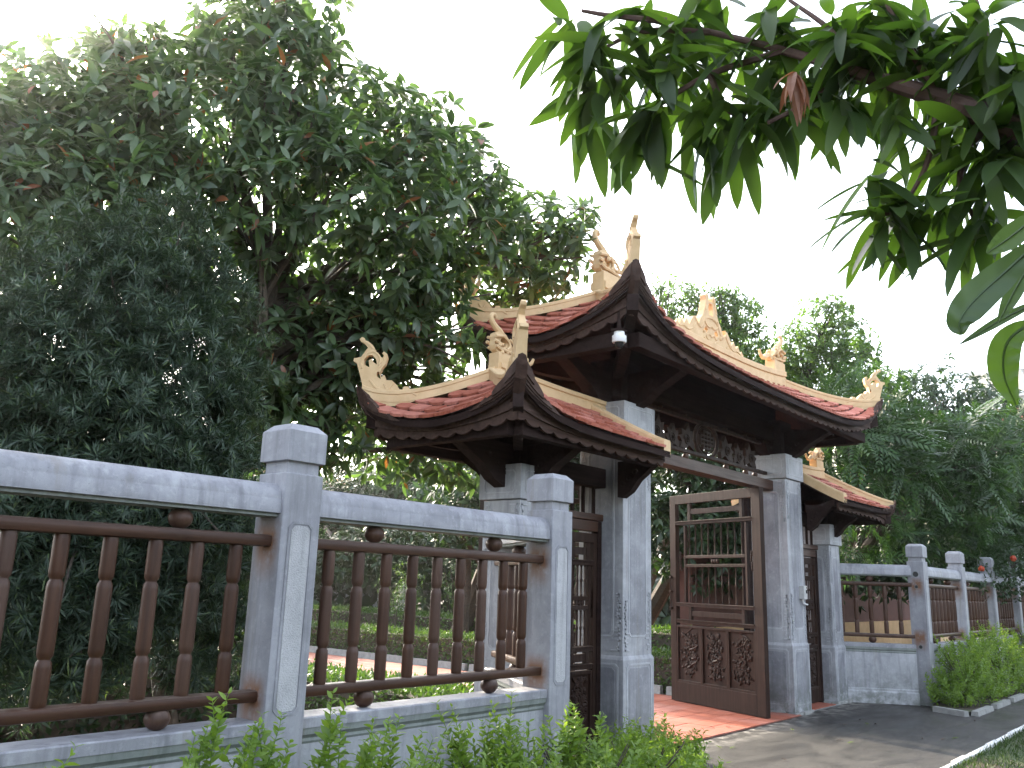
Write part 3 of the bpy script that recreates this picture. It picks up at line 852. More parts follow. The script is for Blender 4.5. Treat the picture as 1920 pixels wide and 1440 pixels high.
# --- cream ornaments: outlines in metres, x = outward, y = up
CORNER_OUT = [(-.02, -.03), (.0, .02), (.028, .115), (.062, .19), (.088, .207), (.090, .225), (.070, .236), (.045, .228), (.02, .275), (.0, .305), (.030, .335), (.062, .348), (.072, .368), (.055, .385), (.035, .372), (.035, .355)]
def corner_finial(P, hip, size=1.0):
    """openwork dragon-tail scroll riding the tip of a hip ridge"""
    tip, inn = hip[0], hip[4]
    d = Vector((tip.x - hip[12].x, tip.y - hip[12].y, 0)).normalized(); up = Vector((0, 0, 1)); o = tip - d * .06 + Vector((0, 0, .075))
    s = size
    S = lambda pts: [(a * s, b * s) for a, b in pts]
    m = MB(); th = .075 * s
    out_ = S([(-.02, -.06), (.035, -.04), (.050, .03), (.075, .11), (.098, .178), (.122, .190), (.120, .212), (.098, .215), (.072, .222), (.048, .262), (.030, .290), (.055, .318), (.085, .335), (.092, .352), (.078, .366), (.060, .360), (.058, .345), (.030, .335), (-.002, .310), (-.022, .282), (-.020, .262), (-.050, .240), (-.075, .232), (-.084, .250), (-.070, .262), (-.082, .276), (-.104, .262), (-.110, .235), (-.098, .190), (-.075, .160), (-.062, .120), (-.078, .100), (-.095, .118), (-.110, .085), (-.150, .088), (-.185, .060), (-.205, .030), (-.225, .028), (-.235, .048), (-.265, .048), (-.275, .030), (-.310, .028), (-.345, .005), (-.360, -.03), (-.32, -.055), (-.2, -.085), (-.1, -.095)])
    hole1 = S([(.010, .150), (.045, .165), (.050, .205), (.025, .235), (-.005, .238), (-.032, .215), (-.040, .180), (-.015, .190), (.0, .210), (.018, .200), (.015, .175)])
    hole2 = S([(-.045, .100), (-.075, .085), (-.06, .135), (-.045, .13)])
    hole3 = S([(-.14, -.005), (-.20, -.028), (-.20, -.012), (-.15, .01)])
    m.poly(out_, o, d, up, th, [hole1[::-1], hole2[::-1], hole3[::-1]])
    n = d.cross(up)
    def line(pts, r):
        for sg in (-1, 1):
            m.tube(smooth_line([o + d * (a * s) + up * (b * s) + n * (sg * th / 2) for a, b in pts], 3), r * s, 5)
    line([(-.33, -.02), (-.27, .015), (-.20, .0), (-.13, .02), (-.10, .06)], .010)
    line([(-.16, .07), (-.12, .02), (-.05, .02), (.0, .06)], .009)
    line([(.06, .14), (.07, .19), (.03, .25), (-.02, .262), (-.06, .225), (-.055, .18)], .010)
    line([(.08, .35), (.03, .315), (-.005, .285)], .010)
    line([(-.09, .25), (-.085, .20), (-.05, .16)], .009)
    zt = [((Vector((p.x, p.y, 0)) - Vector((tip.x, tip.y, 0))).dot(d), p.z - tip.z) for p in hip][::-1]
    for i, v in enumerate(m.v):          # follow the curve of the hip and taper upwards
        r = Vector(v) - o; a, b, c = r.dot(d), r.z, r.dot(n)
        dz = float(np.interp(a, [q[0] for q in zt], [q[1] for q in zt])) if a < 0 else -.10 * 0
        dz *= max(0, 1 - max(0, b) / (.5 * s)) if a < 0 else 0
        m.v[i] = tuple(o + d * a + up * (b + dz) + n * (c * (1 - .62 * max(0, min(1, b / (.37 * s))))))
    return m
def ridge_dragon(o, d, size=1.0, wide=1.4):
    """block with a curling dragon head on it, facing d"""
    up = Vector((0, 0, 1)); d = Vector(d); n = d.cross(up); d = d * wide; s = size; m = MB()
    S = lambda pts: [(a * s, b * s) for a, b in pts]
    m.poly(S([(.10, -.10), (.10, .125), (.09, .135), (-.12, .135), (-.13, .125), (-.13, -.10)]), o, d, up, .13 * s)
    body = S([(.085, .130), (.115, .16), (.125, .20), (.120, .25), (.128, .29), (.115, .33), (.085, .355), (.04, .36), (.0, .345), (-.025, .31), (-.05, .28), (-.075, .235), (-.10, .21), (-.13, .175), (-.165, .16), (-.16, .130)])
    hole = S([(.03, .20), (.065, .23), (.06, .28), (.02, .30), (-.01, .26), (.0, .22)])
    m.poly(body, o, d, up, .075 * s, [hole[::-1]])
    def line(pts, r, off=.055):
        for sg in (-1, 1): m.tube(smooth_line([o + d * (a * s) + up * (b * s) + n * (sg * off * s) for a, b in pts], 3), r * s, 6)
    line([(.13, .29), (.09, .30), (.04, .31), (-.02, .27), (-.03, .22), (.0, .18)], .016)
    line([(.12, .19), (.07, .17), (.02, .17), (-.05, .16), (-.12, .15)], .016)
    line([(.14, .24), (.10, .23), (.09, .20)], .018)
    line([(-.03, .30), (-.09, .25), (-.12, .19)], .014)
    m.ball(tuple(o + d * (.035 * s) + up * (.235 * s)), .032 * s, 8, 6)
    c = smooth_line([o + d * (a * s) + up * (b * s) for a, b in ((.02, .33), (.05, .37), (.10, .41), (.135, .455), (.145, .50), (.125, .53), (.098, .522), (.098, .50))], 3)
    m.tube(c, [(.040 - .0012 * i) * s for i in range(len(c))], 8)
    for k in range(16): m.ball(tuple(o + d * (R.uniform(-.14, .10) * s) + up * (R.uniform(.15, .33) * s * .9) + n * (R.choice((-1, 1)) * .055 * s)), R.uniform(.014, .03) * s, 6, 5)
    tl = smooth_line([o + d * (a * s) + up * (b * s) for a, b in ((-.12, .16), (-.20, .17), (-.27, .12), (-.33, .14), (-.36, .20))], 3)
    m.tube(tl, [(.040 - .0020 * i) * s for i in range(len(tl))], 7)
    return m
def ridge_crown(o, d, size=1.0, wide=1.55):
    """flaming centre-piece of the main ridge"""
    up = Vector((0, 0, 1)); d = Vector(d); n = d.cross(up); d = d * wide; s = size; m = MB()
    S = lambda pts: [(a * s, b * s) for a, b in pts]
    half = [(.0, -.03), (.62, -.03), (.64, .05), (.60, .10), (.57, .06), (.53, .16), (.49, .10), (.44, .19), (.40, .12), (.36, .20), (.32, .27), (.27, .29), (.29, .24), (.25, .18), (.22, .22), (.19, .30), (.15, .36), (.12, .44), (.085, .60), (.10, .66), (.06, .70), (.04, .66), (.05, .60)]
    out_ = S(half + [(-a, b) for a, b in half[::-1]][:-1])
    m.poly(out_, o, d, up, .09 * s, [S([(.035, .40), (.045, .50), (.03, .57), (-.03, .57), (-.045, .50), (-.035, .40)]), S([(.09, .12), (.13, .16), (.10, .22), (.06, .18)]), S([(-.09, .12), (-.06, .18), (-.10, .22), (-.13, .16)])])
    def line(pts, r):
        for sg in (-1, 1):
            for fx in (-1, 1):
                m.tube(smooth_line([o + d * (a * s * fx) + up * (b * s) + n * (sg * .045 * s) for a, b in pts], 3), r * s, 5)
    line([(.58, .04), (.50, .07), (.42, .05), (.34, .10), (.28, .20)], .015)
    line([(.30, .26), (.26, .20), (.20, .16), (.15, .24), (.12, .36)], .016)
    line([(.0, .36), (.08, .34), (.12, .28), (.06, .22), (.0, .24)], .016)
    line([(.10, .45), (.08, .56), (.05, .66)], .016)
    line([(.05, .02), (.10, .08), (.04, .12), (.0, .09)], .014)
    for k in range(26):
        m.ball(tuple(o + d * (R.uniform(-.5, .5) * s) + up * (R.uniform(.02, .16) * s) + n * (R.choice((-1, 1)) * .04 * s)), R.uniform(.018, .034) * s, 6, 5)
    return m
def bracket(o, d, L, hgt, th, rise=.16):
    """curved timber arm reaching out from a column head along d and lifting to the purlin"""
    up = Vector((0, 0, 1)); d = Vector(d).normalized()
    pts = [(0, 0), (.0, -hgt), (L * .10, -hgt * 1.02), (L * .30, -hgt * .80), (L * .48, -hgt * .40), (L * .62, -hgt * .22), (L * .78, -hgt * .10 + rise * .3), (L * .92, rise * .55), (L, rise * .62), (L, rise * 1.5), (L * .86, rise * 1.4), (L * .5, rise * .9), (0, rise * .8)]
    m = MB().poly(pts, o, d, up, th)
    n = d.cross(up)
    for sg in (-1, 1):
        for q in ((.12, -.55), (.26, -.35), (.40, -.12)):
            c = Vector(o) + d * (L * q[0]) + up * (hgt * q[1]) + n * (sg * th / 2)
            m.tube([c + d * (.03 * math.cos(t) * (1 - t / 14)) + up * (.03 * math.sin(t) * (1 - t / 14)) for t in np.linspace(0, 9, 16)], .008, 5)
    return m
# ------------------------------------------------------------------ main gate
XC, YC = 6.833, 1.21
main = thing('main_gate', 'tall central temple gate with stone columns, open carved door and sweeping red tiled roof', 'gate', (XC, YC, 0))
CX0, CX1, CY0, CWB = 4.5675, 8.5437, .9336, .5544
for x0 in (CX0, CX1): gate_column(main, x0, CY0, CWB, .520, .872, 2.993, .585, 3.318)
def beam(parent, a, b, mat=DARKW, name='beam', bev=.008): return MB().box(a, b, bev).build(name, mat, parent)
for x0 in (CX0, CX1):
    c = x0 + CWB / 2
    beam(main, (c - .19, YC - .19, 3.316), (c + .19, YC + .19, 3.80), DARKW, 'roof_post')
# lintel, openwork panel, tie beams
beam(main, (CX0 + CWB - .02, 1.12, 2.835), (CX1 + .02, 1.30, 2.965), WOODX, 'lintel')
for z0, z1 in ((3.045, 3.085), (3.44, 3.48)):
    beam(main, (CX0 + CWB + .02, 1.18, z0), (CX1 - .02, 1.24, z1), DOORW, 'panel_rail', .004)
beam(main, (CX0 + .1, 1.11, 3.50), (CX1 + .45, 1.31, 3.72), DARKW, 'tie_beam')
med = MB()
med.tube([(XC + .285 * math.cos(t), 1.21, 3.262 + .285 * math.sin(t) * .72) for t in np.linspace(0, 2 * math.pi, 41)], .026, 8)
med.tube([(XC + .215 * math.cos(t), 1.21, 3.262 + .215 * math.sin(t) * .72) for t in np.linspace(0, 2 * math.pi, 41)], .012, 6)
for dz in (-.10, -.05, 0, .05, .10):
    L = .17 if abs(dz) < .08 else .10
    med.box((XC - L, 1.19, 3.262 + dz - .011), (XC + L, 1.23, 3.262 + dz + .011))
for dx in (-.16, -.08, 0, .08, .16):
    L = .12 if abs(dx) < .1 else .05
    med.box((XC + dx - .011, 1.192, 3.262 - L), (XC + dx + .011, 1.228, 3.262 + L))
med.build('longevity_medallion', DOORW, main)
for k, dx in enumerate((-1.36, -1.08, -.52, .52, 1.08, 1.36)):
    if abs(dx) > 1.2: pass
    MB().ball((XC + dx, 1.21, 3.005), .038, 12, 8, (1, 1, 1)).build('wooden_ball', WOOD, main, None, True)
    MB().ball((XC + dx, 1.21, 3.492), .030, 12, 8, (1, 1, .6)).build('wooden_ball', WOOD, main, None, True)
for sx in (-1, 1):
    sc = MB()
    for (x, z, s) in ((.52, 3.20, 1.0), (.86, 3.17, .9), (1.20, 3.20, 1.0)):
        o = Vector((XC + sx * x, 1.21, z)); u = Vector((sx, 0, 0))
        sc.poly([(a * s, b * s) for a, b in [(-.17, -.11), (-.06, -.06), (.03, -.11), (.16, -.11), (.12, -.03), (.17, .02), (.10, .05), (.13, .12), (.02, .10), (-.05, .20), (-.09, .10), (-.16, .12), (-.13, .02), (-.18, -.03)]], o, u, (0, 0, 1), .05, [[(a * s, b * s) for a, b in [(-.04, -.02), (-.05, .05), (.02, .05), (.05, 0)]]])
        for sg in (-1, 1):
            sc.tube([o + Vector((sx * .07 * math.cos(t) * (1 - t / 16), sg * .028, .07 * math.sin(t) * (1 - t / 16))) for t in np.linspace(0, 11, 22)], .010, 5)
    sc.build('scroll_carving', DOORW, main)
# roof
MX0, MX1, MB_ = 3.53, 10.136, 1.047
roof, zf, PM, hips, RL, RR = make_roof(main, MX0, MX1, YC, MB_, 3.705, .46, .62, .62, True, True, insL=1.0, insR=1.0)
for p in eave_path(MX0, MX1, YC - MB_, YC + MB_, True, True): eave_boards(roof, PM, p, .70, .145)
for hp in hips: corner_finial(PM, hp, 1.30).build('corner_finial', CREAM, roof)
rz = zf(XC, YC)
m = MB(); prof = [(-.085, -.05), (.085, -.05), (.085, .075), (.075, .082), (.075, .092), (.095, .10), (.095, .165), (.085, .175), (-.085, .175), (-.095, .165), (-.095, .10), (-.075, .092), (-.075, .082), (-.085, .075)]
npt = 25; m.sweep(prof, [(RL - .03 + (RR - RL + .06) * k / (npt - 1), YC, rz + .10 * (abs(2 * k / (npt - 1) - 1)) ** 3) for k in range(npt)])
m.build('ridge', CREAM, roof)
ridge_crown(Vector((XC + .12, YC, rz + .175)), (1, 0, 0), .92).build('ridge_crown', CREAM, roof)
for x, s in ((RL + .12, -1), (RR - .12, 1)):
    ridge_dragon(Vector((x, YC, rz + .24)), (s, 0, 0), 1.10).build('ridge_dragon', CREAM, roof)
# under the eaves: purlins, hip beams and curved arms
for y in (YC - .86, YC + .86): beam(main, (MX0 + .28, y - .06, 3.60), (MX1 - .28, y + .06, 3.735), DARKW, 'purlin')
for x in (MX0 + .22, MX1 - .22): beam(main, (x - .06, YC - .80, 3.60), (x + .06, YC + .80, 3.735), DARKW, 'purlin')
for x0 in (CX0, CX1):
    c = x0 + CWB / 2
    for d, L in (((0, -1, 0), .90), ((0, 1, 0), .90), ((-1, 0, 0), .98 if x0 == CX0 else .75), ((1, 0, 0), .75 if x0 == CX0 else .98)):
        bracket((c + d[0] * .17, YC + d[1] * .17, 3.56), d, L - .17, .28, .15, .10).build('bracket', DARKW, main)
for hp, (sx, sy) in zip(hips, ((-1, -1), (-1, 1), (1, -1), (1, 1))):
    c = Vector(((CX0 if sx < 0 else CX1) + CWB / 2, YC, 3.66))
    e = hp[1] - Vector((0, 0, .20)); mid = (c + e) / 2 - Vector((0, 0, .10))
    MB().sweep([(-.05, -.09), (.05, -.09), (.05, .06), (-.05, .06)], smooth_line([c, mid, e], 6)).build('hip_beam', DARKW, main)
# boards closing the space above the tie beam
beam(main, (CX0 + .2, YC - .02, 3.715), (CX1 + .35, YC + .02, 4.25), DARKW, 'gable_board', 0)
# doors: the visible leaf stands open towards the garden
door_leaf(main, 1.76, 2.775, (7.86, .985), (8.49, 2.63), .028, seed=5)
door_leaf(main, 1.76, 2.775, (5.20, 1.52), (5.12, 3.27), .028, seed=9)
beam(main, (8.42, 1.44, .0), (8.54, 1.54, 2.84), DARKW, 'door_jamb')
beam(main, (5.125, 1.40, .0), (5.19, 1.50, 2.84), DARKW, 'door_jamb')

# ------------------------------------------------------------------ side gates
def side_gate(label, px0, x_in, sgn, Y0, X_out, X_in, seed):
    """px0: outer pillar's left edge; x_in: face of the main column; sgn -1 for the left gate"""
    g = thing('side_gate', label, 'gate', (px0 + PWD / 2, YC, 0))
    gate_column(g, px0, PY, PWD, .405, .79, 2.205, .47, 2.50, 'flr')
    c = px0 + PWD / 2
    beam(g, (c - .15, YC - .15, 2.498), (c + .15, YC + .15, 2.86), DARKW, 'roof_post')
    b = YC - Y0; xl, xr = min(X_out, X_in), max(X_out, X_in)
    rf, zf2, P2, hp2, rl, rr_ = make_roof(g, xl, xr, YC, b, 2.752, .285 if sgn < 0 else .05, .33, .465, sgn < 0, sgn > 0, insL=.72, insR=.72)
    paths = eave_path(xl, xr, YC - b, YC + b, sgn < 0, sgn > 0)
    for p in paths: eave_boards(rf, P2, p, .58 if sgn < 0 else .1, .145)
    for hp in (hp2 if sgn < 0 else []): corner_finial(P2, hp, 1.28).build('corner_finial', CREAM, rf)
    rz2 = zf2((rl + rr_) / 2, YC)
    ro = rl if sgn < 0 else rr_; ri = x_in + sgn * .0
    pr2 = [(-.075, -.05), (.075, -.05), (.075, .045), (.065, .05), (.065, .06), (.08, .066), (.08, .10), (.072, .108), (-.072, .108), (-.08, .10), (-.08, .066), (-.065, .06), (-.065, .05), (-.075, .045)]
    pts = [Vector((ro + (ri - ro) * k / 12, YC, rz2 + .05 * (1 - k / 12) ** 3)) for k in range(13)]
    MB().sweep(pr2, pts).build('ridge', CREAM, rf)
    # verge beside the main column: two sloping kerbs
    xe = X_in - (-sgn) * .055
    for sy in (-1, 1):
        pts = [P2(xe, YC + sy * b * (1 - k / 12) * 1.0) for k in range(12)]
        MB().sweep([(-.06, -.05), (.06, -.05), (.06, .065), (.05, .085), (-.05, .085), (-.06, .065)], pts).build('verge_kerb', CREAM, rf)
    ridge_dragon(Vector((ro - sgn * .10, YC, rz2 + .14)), (sgn, 0, 0), .86).build('ridge_dragon', CREAM, rf)
    # timber
    for y in (YC - b + .17, YC + b - .17): beam(g, (xl + .2, y - .045, 2.60), (xr - .05, y + .045, 2.73), DARKW, 'purlin')
    xo = X_out - sgn * .18
    beam(g, (xo - .045, YC - b + .22, 2.60), (xo + .045, YC + b - .22, 2.73), DARKW, 'purlin')
    a0, a1 = (c, x_in) if sgn < 0 else (x_in, c)
    beam(g, (a0, YC - .07, 2.45), (a1, YC + .07, 2.64), DARKW, 'tie_beam')
    for d, L in (((0, -1, 0), b - .12), ((0, 1, 0), b - .12), ((sgn, 0, 0), abs(X_out - c) - .14)):
        bracket((c + d[0] * .13, YC + d[1] * .13, 2.60), d, L - .13, .30, .12, .10).build('bracket', DARKW, g)
    for k, sy in enumerate((-1, 1)):
        if sgn < 0: xx = x_in - .10
        else: xx = x_in + .10
        bracket((xx, YC + sy * .30, 2.60), (0, sy, 0), b - .42, .26, .09, .10).build('bracket', DARKW, g)
    for hp in hp2:
        s_ = Vector((c, YC, 2.70)); e = hp[1] - Vector((0, 0, .17)); mid = (s_ + e) / 2 - Vector((0, 0, .07))
        MB().sweep([(-.04, -.07), (.04, -.07), (.04, .05), (-.04, .05)], smooth_line([s_, mid, e], 6)).build('hip_beam', DARKW, g)
    # door frame and closed leaves
    f0, f1 = (px0 + PWD, x_in) if sgn < 0 else (x_in, px0)
    beam(g, (f0 + .005, 1.18, .0), (f0 + .075, 1.26, 2.12), DARKW, 'door_jamb'); beam(g, (f1 - .075, 1.18, .0), (f1 - .005, 1.26, 2.12), DARKW, 'door_jamb')
    beam(g, (f0 + .076, 1.175, 2.02), (f1 - .076, 1.265, 2.12), WOODX, 'door_head')
    beam(g, (f0 + .01, 1.16, 2.125), (f1 - .01, 1.28, 2.19), WOODX, 'lintel')
    for k in range(6):
        x = f0 + .1 + (f1 - f0 - .2) * k / 5
        MB().box((x - .012, 1.205, 2.192), (x + .012, 1.235, 2.448)).build('lattice_bar', DARKW, g)
    wd = (f1 - f0 - .16) / 2
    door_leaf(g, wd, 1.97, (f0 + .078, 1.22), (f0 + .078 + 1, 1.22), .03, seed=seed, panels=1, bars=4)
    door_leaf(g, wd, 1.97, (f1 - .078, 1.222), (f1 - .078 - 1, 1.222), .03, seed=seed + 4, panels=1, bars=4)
    return g
side_gate('lower side gate between the fence and the central gate, its tiled roof nearest the camera', PXL, CX0, -1, .323, 2.20, 4.405, 21)
side_gate('small side gate beyond the far stone column, mostly hidden, with a cream verge', PXR, CX1 + CWB, 1, .40, 11.25, 9.17, 31)

# ------------------------------------------------------------------ fittings
dc = thing('security_camera', 'white dome security camera hanging under the near corner of the tall roof', 'camera', (3.62, .378, 3.61))
MB().lathe((3.62, .378, 3.61), [(.045, .10), (.05, .055), (.064, .052), (.064, .0), (.058, -.008)][::-1], 24).build('housing', WHITEPL, dc, None, True)
MB().lathe((3.62, .378, 3.61), [(.012, -.062), (.028, -.054), (.040, -.034), (.044, -.006)], 24).build('dome', BLACKG, dc, None, True)
MB().tube([(3.62, .378, 3.705), (3.62, .378, 3.90)], .018, 8).build('bracket', DARKW, dc)
MB().box((3.56, .33, 3.702), (3.68, .43, 3.722)).build('mount_plate', DARKW, dc)
ib = thing('intercom_box', 'small grey metal box with a bent conduit on the far stone column', 'box', (8.92, .935, 1.49))
MB().box((8.865, .880, 1.425), (8.975, .948, 1.60), .006).build('housing', GREYM, ib)
MB().box((8.925, .872, 1.50), (8.96, .8795, 1.545), .002).build('button', BLACKG, ib)
MB().box((8.94, .874, 1.565), (8.962, .8795, 1.58), .002).build('lens', BLACKG, ib)
MB().tube(smooth_line([(8.905, .914, 1.425), (8.905, .914, 1.40), (8.925, .914, 1.378), (8.99, .914, 1.362), (9.05, .914, 1.357)], 4), .011, 8).build('conduit', WHITEPL, ib, None, True)
# ------------------------------------------------------------------ foliage tools
def leaf_tpl(L, W, n=4, droop=.15, fold=.12, pw=.85):
    """folded, curving leaf along +x with its upper side to +z"""
    vs = []; fs = []
    for i in range(n + 1):
        t = i / n; x = L * t; wv = W * .5 * math.sin(math.pi * min(1, (t * .92 + .04)) ** .85) ** (pw / .85) if 0 < i < n else W * (.04 if i else .06)
        z = -droop * L * t * t
        vs += [(x, -wv, z + fold * wv), (x, 0, z), (x, wv, z + fold * wv)]
    for i in range(n):
        a = 3 * i; fs += [(a, a + 3, a + 4, a + 1), (a + 1, a + 4, a + 5, a + 2)]
    return np.array(vs), fs
def quad_tpl(L, W, droop=.1):
    vs = np.array([(0, 0, 0), (L * .45, -W / 2, -droop * L * .3), (L, 0, -droop * L), (L * .45, W / 2, -droop * L * .3)])
    return vs, [(0, 1, 2, 3)]
def scatter_mesh(name, tpls, which, pos_, rot, scl, mat):
    """one mesh of many leaves. tpls: list of (verts, faces); rot (N,3,3)"""
    V = []; Lp = []; Fs = []; off = 0
    for k, (tv, tf) in enumerate(tpls):
        idx = np.where(which == k)[0]
        if len(idx) == 0: continue
        vv = np.einsum('nij,vj->nvi', rot[idx] * scl[idx, None, None], tv) + pos_[idx][:, None, :]
        nv = len(tv)
        base = off + np.arange(len(idx)) * nv
        sizes = np.array([len(f) for f in tf]); flat = np.array([i for f in tf for i in f])
        Lp.append((base[:, None] + flat[None, :]).ravel()); Fs.append(np.tile(sizes, len(idx)))
        V.append(vv.reshape(-1, 3)); off += nv * len(idx)
    V = np.concatenate(V); Lp = np.concatenate(Lp); Fs = np.concatenate(Fs)
    me = bpy.data.meshes.new(name); me.vertices.add(len(V)); me.vertices.foreach_set('co', V.ravel().astype(np.float32))
    me.loops.add(len(Lp)); me.loops.foreach_set('vertex_index', Lp.astype(np.int32))
    st = np.concatenate([[0], np.cumsum(Fs)[:-1]]); me.polygons.add(len(Fs))
    me.polygons.foreach_set('loop_start', st.astype(np.int32))
    try: me.polygons.foreach_set('loop_total', Fs.astype(np.int32))
    except Exception: pass
    me.polygons.foreach_set('use_smooth', np.ones(len(Fs), dtype=bool))
    me.materials.append(mat); me.update(calc_edges=True); me.validate(); return me
def nrmz(v): return v / np.maximum(np.linalg.norm(v, axis=-1, keepdims=True), 1e-9)
def frames(d, up):
    """rotation matrices with x along d and z near up"""
    x = nrmz(d); y = nrmz(np.cross(up, x)); z = np.cross(x, y)
    return np.stack([x, y, z], axis=2)
def tips_in(clumps, per_m2, shell=.45, flat=1.0):
    """twig tips through ellipsoid clumps: (centre xyz, radius)"""
    P_ = []; D_ = []
    for c in clumps:
        c3, r = np.array(c[:3]), c[3]
        n = max(2, int(per_m2 * 4 * math.pi * r * r * .5))
        v = nrmz(rng.normal(size=(n, 3))); rad = r * (shell + (1 - shell) * rng.random(n) ** .5) * (1 + .22 * rng.normal(size=n) * .5)
        q = v * rad[:, None]; q[:, 2] *= flat
        P_.append(c3 + q); D_.append(nrmz(v + np.array([0, 0, .35])))
    return np.concatenate(P_), np.concatenate(D_)
def rosettes(tp, td, k, spread=.85, droop=.25, jitter=.3, upz=.25):
    """k leaves round each tip"""
    n = len(tp); a = nrmz(np.cross(td, rng.normal(size=(n, 3)))); b = np.cross(td, a)
    ang = rng.random((n, k)) * .5 + np.arange(k)[None, :] * 2.4 + rng.random((n, 1)) * 6.28
    rad = a[:, None, :] * np.cos(ang)[..., None] + b[:, None, :] * np.sin(ang)[..., None]
    f = (.25 + .9 * rng.random((n, k)))[..., None]
    d = rad * spread + td[:, None, :] * (1 - spread * .5) * f + rng.normal(size=(n, k, 3)) * jitter * .5
    d[..., 2] -= droop
    d = nrmz(d).reshape(-1, 3)
    up = nrmz(np.repeat(td, k, 0) * .6 + np.array([0, 0, .8]) + rng.normal(size=(n * k, 3)) * .35)
    p = np.repeat(tp, k, 0) - np.repeat(td, k, 0) * (rng.random((n * k, 1)) * .05) + d * .012
    return p, frames(d, up)
def limbs(m, base, hub, targets, r0, r1, wob=.12, n=6):
    """trunk then limbs that bend towards the targets"""
    base, hub = Vector(base), Vector(hub)
    tr = smooth_line([base, base.lerp(hub, .35) + Vector((R.uniform(-wob, wob), R.uniform(-wob, wob), 0)), base.lerp(hub, .7) + Vector((R.uniform(-wob, wob), R.uniform(-wob, wob), 0)), hub], 4)
    m.tube(tr, [r0 + (r0 * .62 - r0) * i / (len(tr) - 1) for i in range(len(tr))], n + 2)
    for t in targets:
        t = Vector(t); s = tr[R.randint(int(len(tr) * .55), len(tr) - 1)]
        mid = s.lerp(t, .5) + Vector((R.uniform(-1, 1), R.uniform(-1, 1), R.uniform(-.3, .8))) * (t - s).length * .10
        pts = smooth_line([s, s.lerp(mid, .5) + Vector((0, 0, .05)), mid, t], 4); L = len(pts)
        m.tube(pts, [r0 * .40 * (1 - i / L) + r1 for i in range(L)], n)
        for k in range(3):
            a = pts[R.randint(L // 2, L - 2)]; e = t + Vector((R.gauss(0, 1), R.gauss(0, 1), R.gauss(0, .7))) * min(.22, (t - s).length * .2)
            q = smooth_line([a, a.lerp(e, .5) + Vector((0, 0, R.uniform(-.05, .1))), e], 3)
            m.tube(q, [r1 * 1.5 * (1 - .6 * i / len(q)) for i in range(len(q))], 5)
def tree(name, label, cat, base, hub, clumps, tpls, mat, leaf_k, per_m2, r0, r1, group=None, n_leaf=0, leaf_tpl_big=None, bark=None, shell=.45, spread=.85, droop=.25, scl=(.75, 1.2), view_clear=None, loose=0.0):
    t = thing(name, label, cat, base, group)
    m = MB(); limbs(m, base, hub, [c[:3] for c in clumps], r0, r1); m.build('trunk', bark or BARK, t, base, True)
    tp, td = tips_in(clumps, per_m2, shell)
    p, rt = rosettes(tp, td, leaf_k, spread, droop)
    wh = rng.integers(0, len(tpls), len(p)); sc = rng.uniform(scl[0], scl[1], len(p))
    if n_leaf:
        dist = np.linalg.norm(p - CAM, axis=1) / sc; order = np.argsort(dist)
        near = order[:n_leaf]; keep = order[n_leaf:]
        mes = []
        for tv, tf in tpls:
            me = bpy.data.meshes.new('leaf'); me.from_pydata(tv.tolist(), [], tf); me.materials.append(mat)
            me.polygons.foreach_set('use_smooth', [True] * len(me.polygons)); mes.append(me)
        for i in near:
            o = link_mesh('leaf', mes[wh[i]], t, p[i], Matrix(rt[i].tolist()).to_quaternion()); o.scale = (sc[i],) * 3
        p, rt, wh, sc = p[keep], rt[keep], wh[keep], sc[keep]
    me = scatter_mesh('leaf', tpls, wh, p - np.array(base), rt, sc, mat)
    o = link_mesh('crown', me, t, base)
    tag(o, kind='stuff')
    return t
def K(px, py, d, r): return tuple(at(px, py, d)) + (r,)

